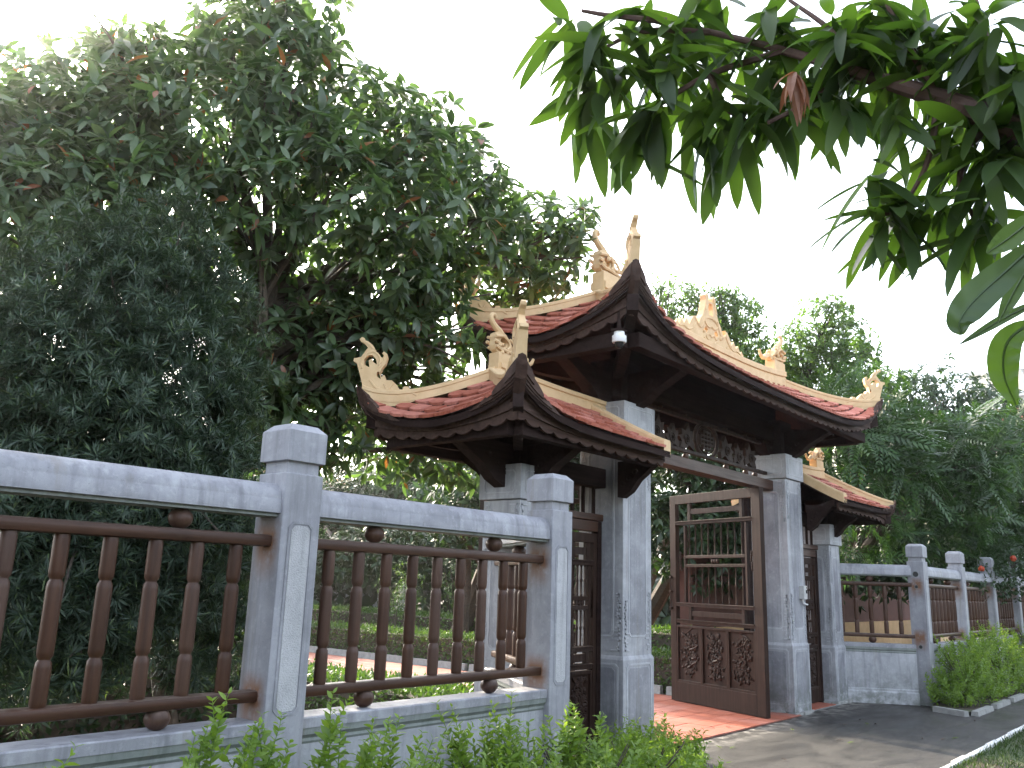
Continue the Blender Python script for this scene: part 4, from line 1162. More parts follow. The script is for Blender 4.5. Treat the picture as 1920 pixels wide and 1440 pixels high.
# ------------------------------------------------------------------ left: broad-leaved tree
mag = [leaf_tpl(.165, .060, 4, .22, .15), leaf_tpl(.15, .052, 4, .05, .2), leaf_tpl(.18, .066, 4, .4, .1)]
mc = [K(500, 120, 8.6, .62), K(560, 25, 8.8, .45), K(430, 40, 8.8, .42), K(310, 150, 8.8, .50), K(180, 130, 9.0, .40), K(60, 230, 8.6, .45), K(140, 270, 8.4, .50), K(250, 270, 8.2, .60), K(410, 240, 8.2, .72),
      K(560, 210, 8.2, .68), K(680, 230, 8.3, .58), K(780, 280, 8.4, .52), K(870, 310, 8.6, .42), K(930, 400, 8.8, .42), K(620, 360, 7.7, .62), K(760, 380, 7.9, .62), K(870, 430, 8.6, .5), K(480, 380, 7.8, .58), K(330, 380, 7.8, .52), K(190, 400, 7.9, .5),
      K(40, 380, 7.8, .5), K(1010, 410, 9.3, .34), K(1075, 420, 9.4, .32), K(1040, 480, 9.6, .40), K(960, 490, 9.6, .42), K(1010, 545, 9.9, .36), K(900, 530, 9.6, .30), K(590, 520, 8.4, .50), K(730, 510, 8.2, .5), K(810, 500, 8.4, .4), K(420, 520, 8.0, .42), K(520, 650, 8.2, .48), K(640, 620, 8.2, .44),
      K(750, 590, 8.4, .42), K(815, 610, 8.3, .30), K(850, 545, 8.5, .22), K(865, 650, 8.5, .20), K(560, 770, 8.4, .42), K(620, 720, 8.4, .40), K(690, 700, 8.6, .38), K(780, 690, 8.8, .36), K(840, 720, 9.2, .30), K(640, 820, 8.4, .30), K(460, 760, 8.0, .42), K(720, 830, 9.6, .42), K(800, 850, 9.8, .42), K(860, 860, 10.0, .36), K(30, 560, 7.8, .42), K(20, 720, 7.6, .42), K(-60, 300, 8.2, .6), K(10, 300, 8.3, .5), K(100, 190, 8.8, .42), K(230, 200, 8.6, .5), K(-50, 480, 7.8, .55), K(120, 350, 8.0, .5), K(250, 110, 9.0, .34), K(40, 150, 9.2, .3), K(600, 690, 8.9, .45), K(660, 650, 8.9, .42), K(540, 600, 8.6, .42), K(480, 680, 8.5, .42), K(610, 580, 8.9, .4), K(580, 840, 8.8, .32), K(520, 850, 8.6, .32), K(740, 640, 9.2, .36), K(690, 780, 9.2, .34)]
tree('broadleaf_tree', 'large broad-leaved tree with scattered orange leaves, filling the sky behind the left fence', 'tree', (2.0, 4.4, 0), tuple(at(500, 560, 8.2)), mc, mag, L_MAG, 7, 46, .13, .012, n_leaf=300, scl=(.65, 1.2))

# ------------------------------------------------------------------ left: dark needle-leaved tree
ndl = [quad_tpl(.066, .0075, .10), quad_tpl(.052, .007, .0), quad_tpl(.078, .008, .25)]
pc = [K(300, 470, 6.1, .42), K(180, 500, 6.0, .42), K(90, 560, 6.0, .42), K(260, 580, 5.8, .48), K(390, 560, 6.2, .36), K(140, 660, 5.7, .50), K(300, 700, 5.7, .50), K(410, 700, 6.0, .36), K(50, 760, 5.6, .46), K(200, 790, 5.5, .50), K(340, 810, 5.7, .46), K(430, 820, 6.0, .30),
      K(90, 880, 5.5, .48), K(240, 900, 5.4, .48), K(380, 920, 5.7, .40), K(40, 1000, 5.4, .42), K(180, 1030, 5.4, .44), K(310, 1020, 5.5, .42), K(410, 1010, 5.9, .30), K(110, 1130, 5.3, .40), K(240, 1150, 5.4, .36), K(330, 1110, 5.6, .30), K(180, 1230, 5.3, .28), K(70, 1230, 5.2, .34), K(440, 1090, 6.2, .30), K(425, 1190, 6.1, .28), K(450, 960, 6.3, .26), K(350, 1230, 5.8, .26), K(380, 1140, 6.0, .30), K(-60, 900, 5.5, .6), K(-80, 1100, 5.4, .5), K(-40, 680, 5.7, .5)]
tree('podocarpus_tree', 'dense dark needle-leaved tree behind the left bays of the fence', 'tree', (.62, 1.62, 0), tuple(at(240, 760, 5.7)), pc, ndl, L_POD, 34, 235, .075, .008, shell=.30, spread=.78, droop=-.10, scl=(.7, 1.3))

# ------------------------------------------------------------------ foreground: hanging mango branch
mt = thing('mango_tree', 'overhanging mango tree branch with long drooping dark leaves across the upper right', 'tree', (1.9, -5.6, 0))
ml = [leaf_tpl(.255, .056, 9, .28, .22, .58), leaf_tpl(.275, .060, 9, .12, .25, .58), leaf_tpl(.23, .052, 9, .45, .2, .58)]
mlm = []
for tv, tf in ml:
    me = bpy.data.meshes.new('leaf'); me.from_pydata(tv.tolist(), [], tf); me.materials.append(L_MANGO)
    me.polygons.foreach_set('use_smooth', [True] * len(me.polygons)); mlm.append(me)
cop = []
for tv, tf in (leaf_tpl(.13, .026, 5, .5, .2), leaf_tpl(.11, .022, 5, .25, .25)):
    me = bpy.data.meshes.new('leaf'); me.from_pydata(tv.tolist(), [], tf); me.materials.append(L_COPPER); cop.append(me)
br = MB()
A = lambda px, py, d: Vector(at(px, py, d))
main_br = smooth_line([Vector((1.9, -5.6, 0)), Vector((1.9, -5.5, 1.4)), A(2150, 380, 2.9), A(1905, 246, 2.75), A(1760, 185, 2.75), A(1600, 135, 2.8), A(1470, 95, 2.9), A(1330, 60, 3.0), A(1230, 40, 3.05)], 6)
br.tube(main_br, [max(.008, .085 * (1 - i / len(main_br)) ** 2.2 + .008) for i in range(len(main_br))], 9)
side = [[(1600, 135, 2.8), (1500, 200, 2.75), (1440, 230, 2.7)], [(1470, 95, 2.9), (1330, 140, 2.9), (1240, 195, 2.9), (1200, 225, 2.95)], [(1760, 185, 2.75), (1740, 300, 2.7), (1700, 380, 2.65)], [(1850, 230, 2.75), (1800, 330, 2.7), (1830, 420, 2.65)], [(1330, 60, 3.0), (1200, 60, 3.0), (1100, 110, 3.05)], [(1250, 40, 3.0), (1150, 30, 3.0), (1090, 20, 3.0)],
        [(1600, 135, 2.8), (1560, 60, 2.9), (1480, 0, 3.0)], [(1760, 185, 2.75), (1700, 80, 2.8), (1650, -20, 2.9)], [(1850, 230, 2.75), (1860, 120, 2.8), (1830, 0, 2.9)], [(1905, 246, 2.75), (1960, 330, 2.6), (1990, 420, 2.5)], [(1700, 380, 2.65), (1660, 400, 2.65), (1625, 395, 2.65)], [(1330, 140, 2.9), (1360, 200, 2.85), (1400, 230, 2.8)]]
for s in side:
    pts = smooth_line([A(*q) for q in s], 4); br.tube(pts, [.011 * (1 - .55 * i / len(pts)) for i in range(len(pts))], 6)
br.build('branch', MBARK, mt, (1.9, -5.6, 0), True)
clusters = [(1100, 110, 3.0), (1060, 30, 3.05), (1150, 70, 2.95), (1110, 180, 3.0), (1200, 215, 2.95), (1240, 190, 2.9), (1280, 130, 2.95), (1330, 170, 2.9), (1370, 205, 2.85), (1420, 215, 2.8), (1300, 60, 3.0), (1220, 40, 3.0), (1380, 90, 2.95), (1440, 130, 2.9), (1480, 190, 2.85),
            (1500, 60, 3.0), (1560, 40, 2.95), (1560, 180, 2.8), (1610, 100, 2.85), (1640, 30, 2.9), (1700, 60, 2.85), (1720, 130, 2.8), (1690, 220, 2.7), (1760, 40, 2.9), (1820, 90, 2.85), (1870, 30, 2.9), (1870, 150, 2.8), (1760, 270, 2.7), (1700, 390, 2.65), (1640, 380, 2.65), (1740, 390, 2.62), (1820, 330, 2.7), (1840, 420, 2.62), (1890, 320, 2.7), (1640, 410, 2.62), (1170, 140, 3.0), (1250, 100, 2.95), (1340, 20, 3.05), (1430, 20, 3.05), (1900, 220, 2.75), (1800, 210, 2.75)]
clusters += [(1500, 130, 2.85), (1590, 60, 2.8), (1660, 120, 2.8), (1780, 140, 2.85), (1850, 60, 2.75), (1910, 100, 2.8), (1700, 10, 3.0), (1440, 60, 3.0), (1900, 160, 2.7), (1300, 30, 3.1), (1620, -10, 2.9), (1840, 260, 2.75)]
nleaf = 0; extra = []
for (px, py, d) in clusters:
    c = A(px, py, d) + Vector((R.gauss(0, .02), R.gauss(0, .02), R.gauss(0, .02)))
    for k in range(R.randint(9, 13)):
        an = R.uniform(0, 6.28); dr = Vector((math.cos(an), math.sin(an), -R.uniform(-.15, 1.5))).normalized()
        rt = frames(np.array([dr]), np.array([(R.gauss(0, .25), R.gauss(0, .25), 1.0)]))[0]
        p = c + Vector((R.gauss(0, .018), R.gauss(0, .018), R.gauss(0, .03)))
        s = R.uniform(.58, 1.0); j = R.randint(0, 2)
        if nleaf < 300:
            o = link_mesh('leaf', mlm[j], mt, p, Matrix(rt.tolist()).to_quaternion()); o.scale = (s, s * R.uniform(.85, 1.15), s); nleaf += 1
        else: extra.append((j, p, rt, s))
for (px, py, d) in [(1140, 222, 3.0), (1207, 205, 2.95), (1085, 235, 3.0), (1265, 230, 2.9), (1310, 235, 2.9), (1350, 240, 2.85), (1400, 235, 2.8), (1100, 200, 3.05), (1230, 215, 2.95)]:
    c = A(px, py, d)
    for k in range(2):
        dr = Vector((R.gauss(0, .22), R.gauss(0, .22), -1)).normalized(); s = R.uniform(.8, 1.05)
        rt = frames(np.array([dr]), np.array([(-CF[0] + R.gauss(0, .4), -CF[1] + R.gauss(0, .4), .3)]))[0]
        extra.append((1, c + Vector((R.gauss(0, .03), R.gauss(0, .03), 0)), rt, s))
cc = A(1490, 135, 2.62)
for k in range(11):
    an = k * 2.4; dr = Vector((math.cos(an) * .8, math.sin(an) * .8, -R.uniform(.3, 1.6))).normalized()
    rt = frames(np.array([dr]), np.array([(0, 0, 1.0)]))[0]
    link_mesh('leaf', cop[k % 2], mt, cc, Matrix(rt.tolist()).to_quaternion())
if extra:
    e = extra; me = scatter_mesh('leaf', ml, np.array([q[0] for q in e]), np.array([tuple(q[1]) for q in e]) - np.array((1.9, -5.6, 0)), np.array([q[2] for q in e]), np.array([q[3] for q in e]), L_MANGO)
    tag(link_mesh('leaf', me, mt, (1.9, -5.6, 0)), kind='stuff')
# the closest sprig at the right edge, built leaf by leaf with a wavy blade
def big_leaf(pts, w, name='leaf', mat=L_PALE, nx=16, wav=.010):
    c = smooth_line(pts, 6); n = len(c); vs = []; fs = []; nc = 7
    view = (Vector(CAM) - c[n // 2]).normalized()
    for i, q in enumerate(c):
        t = i / (n - 1); d = (c[min(i + 1, n - 1)] - c[max(i - 1, 0)]).normalized(); s = d.cross(view).normalized(); nr = s.cross(d)
        ww = w / 2 * max(.03, math.sin(math.pi * min(1, t * .95 + .03)) ** .75)
        for k in range(nc):
            a = (k / (nc - 1)) * 2 - 1
            vs.append(q + s * (a * ww) + nr * (abs(a) * ww * .25 + wav * math.sin(t * 34 + abs(a) * 2.2) * (.3 + .7 * abs(a))))
    for i in range(n - 1):
        for k in range(nc - 1): fs.append((i * nc + k, i * nc + k + 1, (i + 1) * nc + k + 1, (i + 1) * nc + k))
    m = MB().add(vs, fs); m.tube([q - view * -.0015 for q in c], [.0022 * (1 - .7 * i / n) for i in range(n)], 5)
    return m.build(name, mat, mt, None, True)
big_leaf([A(1960, 440, 1.5), A(1890, 505, 1.5), A(1830, 560, 1.47), A(1800, 600, 1.45), A(1803, 628, 1.45)], .050, mat=L_BIG, wav=.0035)
big_leaf([A(1960, 390, 1.55), A(1900, 440, 1.56), A(1850, 475, 1.57)], .036, mat=L_BIG, wav=.003)
big_leaf([A(1945, 470, 1.6), A(1905, 540, 1.6), A(1872, 605, 1.6), ], .026, mat=L_BIG, wav=.003)
big_leaf([A(1955, 560, 1.7), A(1880, 598, 1.7), A(1800, 645, 1.7)], .016, mat=L_BIG, wav=.002)
big_leaf([A(1940, 600, 1.45), A(1890, 640, 1.44), A(1882, 700, 1.44), A(1905, 760, 1.44)], .042, mat=L_MANGO, wav=.003)
MB().tube(smooth_line([A(1960, 400, 1.56), A(2010, 380, 1.6), A(2100, 360, 2.0), A(2150, 380, 2.9)], 5), .006, 6).build('branch', MBARK, mt)
# ------------------------------------------------------------------ hedges and shrubs in the garden
hl = [leaf_tpl(.045, .024, 2, .1, .2), leaf_tpl(.038, .022, 2, .0, .25)]
def hedge(label, x0, x1, y0, y1, h, n, group='clipped hedges of the garden', mat=L_HEDGE, s=1.0):
    t = thing('hedge', label, 'hedge', ((x0 + x1) / 2, (y0 + y1) / 2, 0), group)
    MB().box((x0 + .06, y0 + .06, 0), (x1 - .06, y1 - .06, h - .07)).build('inner_twigs', BARK, t)
    A_ = np.array([(y1 - y0) * h, (y1 - y0) * h, (x1 - x0) * h, (x1 - x0) * h, (x1 - x0) * (y1 - y0)]); f = rng.choice(5, n, p=A_ / A_.sum())
    u, v = rng.random(n), rng.random(n); P_ = np.zeros((n, 3)); N_ = np.zeros((n, 3))
    for k, (ax, val, nr) in enumerate(((0, x0, -1), (0, x1, 1), (1, y0, -1), (1, y1, 1), (2, h, 1))):
        i = f == k
        if ax == 0: P_[i] = np.stack([np.full(i.sum(), val), y0 + u[i] * (y1 - y0), v[i] * h], 1)
        if ax == 1: P_[i] = np.stack([x0 + u[i] * (x1 - x0), np.full(i.sum(), val), v[i] * h], 1)
        if ax == 2: P_[i] = np.stack([x0 + u[i] * (x1 - x0), y0 + v[i] * (y1 - y0), np.full(i.sum(), val)], 1)
        N_[i, ax] = nr
    P_ += N_ * (rng.normal(size=(n, 1)) * .035 - .03)
    d = nrmz(N_ * .6 + rng.normal(size=(n, 3)) * .6 + np.array([0, 0, .35])); rt = frames(d, nrmz(N_ + rng.normal(size=(n, 3)) * .5 + np.array([0, 0, .6])))
    me = scatter_mesh('foliage', hl, rng.integers(0, 2, n), P_ - np.array(t.location), rt, rng.uniform(.8, 1.5, n) * s, mat)
    tag(link_mesh('foliage', me, t, t.location), kind='stuff'); return t
hedge('low clipped hedge along the kerb of the red tiled path', 9.16, 9.78, 2.3, 14.0, .56, 26000)
hedge('taller clipped hedge behind the low one beside the path', 11.1, 11.9, 3.4, 14.6, .80, 16000, s=1.2)
hedge('low ground cover hedge in the bed left of the tiled path', 3.9, 4.80, 2.4, 9.5, .40, 16000, s=1.1)
hedge('clipped hedge far behind the dark needle-leaved tree', 3.2, 4.6, 9.6, 12.5, .60, 8000, s=1.3)
hedge('dark unclipped hedge in the shade behind the needle-leaved tree', -4.5, 2.2, 2.9, 3.7, 1.0, 15000, mat=L_DARK, s=1.4)
m = MB(); kerb_run(m, (9.08, 1.55, 0), (9.08, 14, 0), 16, .05, .12); tag(m.build('kerb', KERBM), kind='structure')
m = MB(); kerb_run(m, (4.88, 1.6, 0), (4.88, 14, 0), 16, .05, .10); tag(m.build('kerb', KERBM), kind='structure')
# dry leaves on the soil
n = 5200; P_ = np.stack([rng.uniform(-3.5, 4.6, n), rng.uniform(.25, 7.5, n), rng.uniform(.0, .035, n)], 1)
d = nrmz(rng.normal(size=(n, 3)) * np.array([1, 1, .25])); rt = frames(d, nrmz(rng.normal(size=(n, 3)) * .45 + np.array([0, 0, 1])))
me = scatter_mesh('leaf_litter', [leaf_tpl(.11, .045, 3, .3, .3), leaf_tpl(.09, .04, 3, -.3, .35)], rng.integers(0, 2, n), P_, rt, rng.uniform(.6, 1.2, n), L_DRY)
tag(link_mesh('leaf_litter', me), kind='stuff')
# grass blades on the verge
n = 14000; P_ = np.stack([rng.uniform(4.0, 16, n), -1.37 - rng.random(n) ** 1.5 * 2.2, np.zeros(n) - .01], 1)
d = nrmz(rng.normal(size=(n, 3)) * .5 + np.array([0, 0, 1.0])); rt = frames(d, nrmz(rng.normal(size=(n, 3))))
tag(link_mesh('grass', scatter_mesh('grass', [quad_tpl(.07, .008, .3), quad_tpl(.05, .010, .4)], rng.integers(0, 2, n), P_, rt, rng.uniform(.6, 1.3, n), L_GRASS)), kind='stuff')
# scattered fallen leaves on the pavement
fl_me = []
for tv, tf in (leaf_tpl(.075, .028, 3, .2, .3), leaf_tpl(.06, .03, 3, -.25, .3)):
    for mt_ in (L_DRY, L_LIME):
        me = bpy.data.meshes.new('fallen_leaf'); me.from_pydata(tv.tolist(), [], tf); me.materials.append(mt_); fl_me.append(me)
for k in range(26):
    px, py = R.uniform(1260, 1900), R.uniform(1335, 1438)
    v = CF + CR * (px - 960) / FPX - CU * (py - 720) / FPX; t_ = (0.006 - CAM[2]) / v[2]; q = CAM + v * t_
    o = link_mesh('fallen_leaf', R.choice(fl_me[:1] * 3 + fl_me), None, (q[0], q[1], .012 if q[1] < .84 else .030), (R.uniform(-.1, .1), R.uniform(-.1, .1), R.uniform(0, 6.28)))
    dry = o.data.materials[0] == L_DRY
    tag(o, 'small dry brown fallen leaf lying in front of the gate' if dry else 'small green fallen leaf lying in front of the gate', 'leaf', 'dry fallen leaves' if dry else 'green fallen leaves')

# ------------------------------------------------------------------ lime shrubs in front of the fence
def sprig_mesh(L, nl, seed, lw=(.078, .034)):
    r = random.Random(seed); m = MB(); pts = []; d = Vector((r.uniform(-.15, .15), r.uniform(-.15, .15), 1)); p = Vector((0, 0, 0))
    for i in range(8):
        pts.append(p.copy()); d = (d + Vector((r.gauss(0, .10), r.gauss(0, .10), 0))).normalized(); p = p + d * (L / 7)
    m.tube(pts, [.0038 * (1 - .7 * i / 8) for i in range(8)], 5)
    for k in range(nl):
        t = .12 + .88 * k / (nl - 1); f = t * 7; i = min(6, int(f)); q = pts[i].lerp(pts[i + 1], f - i); ax = (pts[i + 1] - pts[i]).normalized()
        an = k * 1.57 + (k // 2) * .2 + r.uniform(-.3, .3); side_ = Vector((math.cos(an), math.sin(an), 0)); side_ = (side_ - ax * side_.dot(ax)).normalized()
        for s in (1, -1):
            dr = (side_ * s + ax * r.uniform(.45, 1.0)).normalized(); sz = (1 - .45 * t ** 3) * r.uniform(.75, 1.1)
            tv, tf = leaf_tpl(lw[0] * sz, lw[1] * sz, 3, r.uniform(.0, .35), .22)
            rt = frames(np.array([tuple(dr)]), np.array([tuple((ax * 1.0 - dr * .3 + Vector((r.gauss(0, .3), r.gauss(0, .3), r.gauss(0, .3)))))]))[0]
            m.add([tuple(rt @ v + np.array(q)) for v in tv], tf)
    return m.mesh('sprig', L_LIME, (0, 0, 0), True)
SPR = [sprig_mesh(R.uniform(.30, .48), R.randint(11, 15), 100 + k) for k in range(9)]
def lime_shrub(label, cx, cy, rx, ry, h, n, tall=(), group='lime shrubs along the fence', sc=1.0, base=.012, dome=True):
    t = thing('lime_shrub', label, 'shrub', (cx, cy, base), group)
    m = MB()
    for k in range(14):
        a = R.uniform(0, 6.28); e = Vector((cx + math.cos(a) * rx * .7, cy + math.sin(a) * ry * .7, base + h * R.uniform(.5, .8)))
        m.tube(smooth_line([(cx + R.gauss(0, .05), cy + R.gauss(0, .04), base - .01), (cx + math.cos(a) * rx * .25, cy + math.sin(a) * ry * .25, base + h * .35), e], 3), [.010, .009, .008, .007, .006, .005, .004], 5)
    m.build('stem', BARK, t, t.location)
    for k in range(n):
        a = R.uniform(0, 6.28); rr_ = math.sqrt(R.random()); x, y = cx + math.cos(a) * rx * rr_, cy + math.sin(a) * ry * rr_
        hh = h * (1 - .55 * rr_ ** 2.2) * (R.uniform(.35, 1.0) if rr_ < .8 else R.uniform(.15, .8)); s = R.uniform(.55, 1.0) * sc
        tilt = Vector((math.cos(a) * rr_ * .55 + R.gauss(0, .22), math.sin(a) * rr_ * .55 + R.gauss(0, .22), 1)).normalized()
        q = Vector((0, 0, 1)).rotation_difference(tilt) @ Quaternion((0, 0, 1), R.uniform(0, 6.28))
        o = link_mesh('sprig', SPR[k % 9], t, (x, y, base + max(.0, hh - .30 * s)), q); o.scale = (s, s, s)
    for (x, y, z) in tall:
        for j in range(3):
            s = R.uniform(.75, 1.0); q = Quaternion((1, 0, 0), R.gauss(0, .12)) @ Quaternion((0, 1, 0), R.gauss(0, .12)) @ Quaternion((0, 0, 1), R.uniform(0, 6.28))
            o = link_mesh('sprig', SPR[(j * 4 + int(z * 10)) % 9], t, (x + R.gauss(0, .035), y + R.gauss(0, .03), z - .36 * s - .05 * j), q); o.scale = (s, s, s)
            MB().tube([(x, y, base), (x, y, z - .3)], .004, 5).build('stem', STEM, t)
    return t
lime_shrub('lime green shrub with tall shoots in front of the near stone post', -.45, -.52, .50, .34, .88, 190, [(-.52, -.45, 1.06), (-.40, -.50, .98), (-.62, -.5, .92), (-.22, -.42, .95)])
lime_shrub('thin lime green shoots at the lower left edge below the rail', -1.25, -.50, .34, .28, .80, 60, [(-1.18, -.45, .93), (-1.36, -.45, .86)])
lime_shrub('lime green shrub below the middle of the bay between the two near stone posts', .42, -.52, .48, .34, .80, 190, [(.02, -.45, 1.02), (.36, -.45, .88), (.10, -.5, .92)])
lime_shrub('lime green shrub in front of the mossy plinth, left of the last near post', 1.20, -.50, .48, .34, .78, 210, [(.84, -.45, .91), (1.38, -.45, .78)])
lime_shrub('lime green shrub at the foot of the last near post', 1.95, -.48, .46, .34, .74, 200, [(1.77, -.45, .84), (2.03, -.45, .78)])
lime_shrub('lime green shrub spreading to the base of the near gate column', 2.85, -.30, .55, .40, .60, 190, [(2.6, -.40, .58)])
lime_shrub('low lime shrub tuft hiding the foot of the near gate column', 3.75, .15, .55, .36, .44, 150)
lime_shrub('round lime shrub behind the short kerb on the right', 11.9, -.28, 1.0, .34, .98, 280, group='lime shrubs by the right fence', base=.045, sc=.95)
lime_shrub('taller yellow green shrub at the right edge before the fence', 14.0, -.28, 1.6, .36, 1.12, 300, group='lime shrubs by the right fence', base=.045, sc=1.0)
lime_shrub('farthest lime shrub along the right fence', 17.8, -.28, 1.9, .36, 1.15, 260, group='lime shrubs by the right fence', base=.045, sc=1.0)

# ------------------------------------------------------------------ trees beyond
sm = [leaf_tpl(.14, .054, 2, .2, .2), leaf_tpl(.12, .048, 2, .0, .25)]
bl = [leaf_tpl(.20, .075, 2, .2, .2), leaf_tpl(.17, .07, 2, .05, .2)]
def frond_tpl(L=.8, n=9, lw=(.20, .05)):
    V = []; F = []
    for k in range(n):
        t = .15 + .85 * k / (n - 1); x = L * t; z = -.28 * L * t * t
        for s in (-1, 1):
            ll = lw[0] * (1 - .5 * abs(t - .5)); a = math.radians(58 - 25 * t)
            dx, dy = math.cos(a) * ll, math.sin(a) * ll * s; w_ = lw[1] / 2; o = len(V)
            V += [(x, 0, z), (x + dx * .45 + w_ * math.sin(a), dy * .45 - s * w_ * math.cos(a), z - .02 * ll), (x + dx, dy, z - .28 * ll), (x + dx * .45 - w_ * math.sin(a), dy * .45 + s * w_ * math.cos(a), z - .02 * ll)]
            F.append((o, o + 1, o + 2, o + 3) if s > 0 else (o + 3, o + 2, o + 1, o))
    return np.array(V), F
fr_ = [frond_tpl(.75, 9), frond_tpl(.65, 8, (.18, .045))]
T = tree
T('slender_tree', 'thin pale green tree showing sky through it just right of the roof peak', 'tree', (16.5, 10.5, 0), tuple(at(1250, 680, 19)), [K(1240, 540, 19, .35), K(1270, 560, 19, .45), K(1250, 610, 19, .5), K(1290, 600, 19, .4), K(1225, 590, 19, .35), K(1180, 500, 19, .25)], sm, L_PALE, 7, 34, .10, .012, loose=.3)
T('light_green_tree', 'bright light green tree rising behind the ridge crown', 'tree', (17.6, 9.2, 0), tuple(at(1370, 680, 19)), [K(1350, 580, 19, .55), K(1390, 600, 19, .6), K(1330, 620, 19, .5), K(1400, 650, 19, .6), K(1360, 560, 19, .35), K(1420, 690, 19, .5), K(1300, 560, 19, .3), K(1350, 660, 18.5, .6)], sm, L_PALE, 8, 52, .13, .014)
T('spreading_tree', 'broad light green tree left of the far roof corner', 'tree', (19.8, 7.6, 0), tuple(at(1530, 760, 20)), [K(1540, 620, 20, .75), K(1500, 660, 20, .7), K(1590, 650, 20, .65), K(1560, 590, 20, .45), K(1450, 690, 20, .6), K(1520, 710, 20, .8), K(1610, 700, 20, .6), K(1470, 740, 19.5, .6), K(1570, 760, 20, .8)], sm, L_PALE, 8, 46, .16, .016)
T('dark_tree', 'rounded dark green tree with a domed top at the far right', 'tree', (24.5, 3.4, 0), tuple(at(1730, 850, 26)), [K(1700, 760, 26, 1.1), K(1770, 750, 26, 1.1), K(1840, 770, 26, 1.0), K(1650, 770, 26, .9), K(1890, 800, 26, .9), K(1740, 830, 25, 1.2), K(1830, 850, 25, 1.1), K(1650, 850, 25, 1.0), K(1900, 890, 25, 1.0), K(1780, 940, 25, 1.2), K(1880, 980, 25, 1.1), K(1690, 950, 25, 1.1), K(1930, 820, 26, .8)], bl, L_DARK, 8, 22, .2, .02)
T('feathery_tree', 'glossy tree with long feathery leaves behind the right fence', 'tree', (17.2, 4.9, 0), tuple(at(1680, 960, 17.5)), [K(1650, 820, 17.5, .6), K(1590, 760, 17.8, .5), K(1680, 880, 18, .7), K(1620, 900, 17.5, .6), K(1700, 960, 18.8, .7), K(1610, 990, 17.2, .6), K(1760, 860, 20, .7), K(1830, 840, 19.5, .7), K(1890, 830, 20.5, .7), K(1790, 930, 19, .8), K(1590, 840, 17, .4)], fr_, L_FROND, 5, 7, .14, .016, spread=.9, droop=.05)
T('feathery_tree', 'feathery leaved tree over the fence posts at the right edge', 'tree', (23.0, 2.2, 0), tuple(at(1850, 980, 23)), [K(1850, 920, 22.5, .9), K(1910, 900, 23, .9), K(1800, 1000, 21.5, .8), K(1880, 1000, 22.5, .9), K(1930, 960, 23, .9), K(1740, 1010, 21.5, .6)], fr_, L_FROND, 5, 6, .14, .016, spread=.9, droop=.05)
T('dark_tree', 'dense dark green tree between the far roof corner and the feathery tree', 'tree', (20.5, 5.0, 0), tuple(at(1600, 920, 21.5)), [K(1480, 800, 21, .8), K(1550, 820, 21, .9), K(1620, 800, 21, .8), K(1590, 890, 21, 1.0), K(1660, 930, 21, 1.0), K(1580, 990, 21, 1.0), K(1680, 1020, 21, .9), K(1510, 900, 21, .8), K(1620, 1060, 21, .8), K(1700, 860, 21.5, .8), K(1740, 960, 21.5, .8), K(1720, 1070, 21, .7), K(1790, 1050, 22, .8), K(1860, 1050, 23, .8), K(1920, 1040, 24, .9)], bl, L_DARK, 8, 28, .18, .018)
T('shade_tree', 'leafy tree filling the gap between the two pale crowns behind the roof ridge', 'tree', (21.5, 8.5, 0), tuple(at(1450, 760, 22)), [K(1440, 720, 22, .8), K(1490, 740, 22, .8), K(1400, 730, 22, .7), K(1530, 790, 22, .8), K(1620, 740, 22, .7), K(1660, 720, 22.5, .6), K(1310, 690, 22, .6), K(1600, 660, 22, .4)], bl, L_HEDGE, 8, 24, .16, .016)
# dark wood in and behind the gate opening
T('garden_tree', 'dark leafy tree seen through the open gate behind the door', 'tree', (13.4, 6.6, 0), tuple(at(1330, 930, 17)), [K(1270, 900, 17, .9), K(1350, 930, 17, 1.0), K(1420, 900, 17, .8), K(1300, 1010, 16.5, .9), K(1390, 1030, 17, .9), K(1260, 980, 16, .6), K(1450, 980, 17, .7), K(1330, 840, 17, .7), K(1400, 820, 17, .7), K(1250, 820, 17, .6), K(1480, 880, 17, .6)], bl, L_DARK, 8, 36, .19, .018)
T('garden_tree', 'dark garden tree behind the left side gate and its pillar', 'tree', (11.2, 9.5, 0), tuple(at(960, 960, 17)), [K(900, 900, 17, .9), K(960, 940, 17.5, 1.0), K(1040, 900, 17, 1.0), K(860, 980, 17, .6), K(1100, 960, 17, .9), K(1000, 850, 17, .9), K(1160, 900, 17, .8), K(1120, 820, 17, .9)], bl, L_DARK, 8, 34, .2, .018)
T('garden_tree', 'sunlit tree far in the garden above the clipped hedges', 'tree', (10.2, 19.5, 0), tuple(at(660, 960, 25)), [K(640, 960, 25, 1.0), K(700, 940, 25, 1.1), K(760, 960, 25, 1.0), K(820, 940, 25, 1.0), K(580, 940, 25, 1.0), K(720, 880, 26, 1.2), K(640, 890, 27, .8), K(800, 870, 26, 1.1), K(590, 1045, 22, .6), K(650, 1040, 22, .7), K(720, 1030, 22, .8), K(790, 1040, 22, .8), K(850, 1040, 22, .8), K(910, 1040, 22, .8), K(540, 1030, 22, .8), K(480, 1040, 22, .8)], bl, L_DARK, 8, 30, .2, .02)
T('garden_tree', 'dark tree beyond the needle-leaved tree at the left edge', 'tree', (4.0, 17.5, 0), tuple(at(180, 900, 21)), [K(60, 900, 21, 1.3), K(200, 920, 21, 1.3), K(340, 930, 21, 1.2), K(440, 900, 22, 1.1), K(120, 1010, 21, 1.0), K(300, 1020, 21, 1.0), K(420, 1010, 21, .9), K(-60, 980, 21, 1.2), K(60, 760, 21, 1.1), K(240, 760, 22, 1.1)], bl, L_DARK, 8, 18, .24, .02)
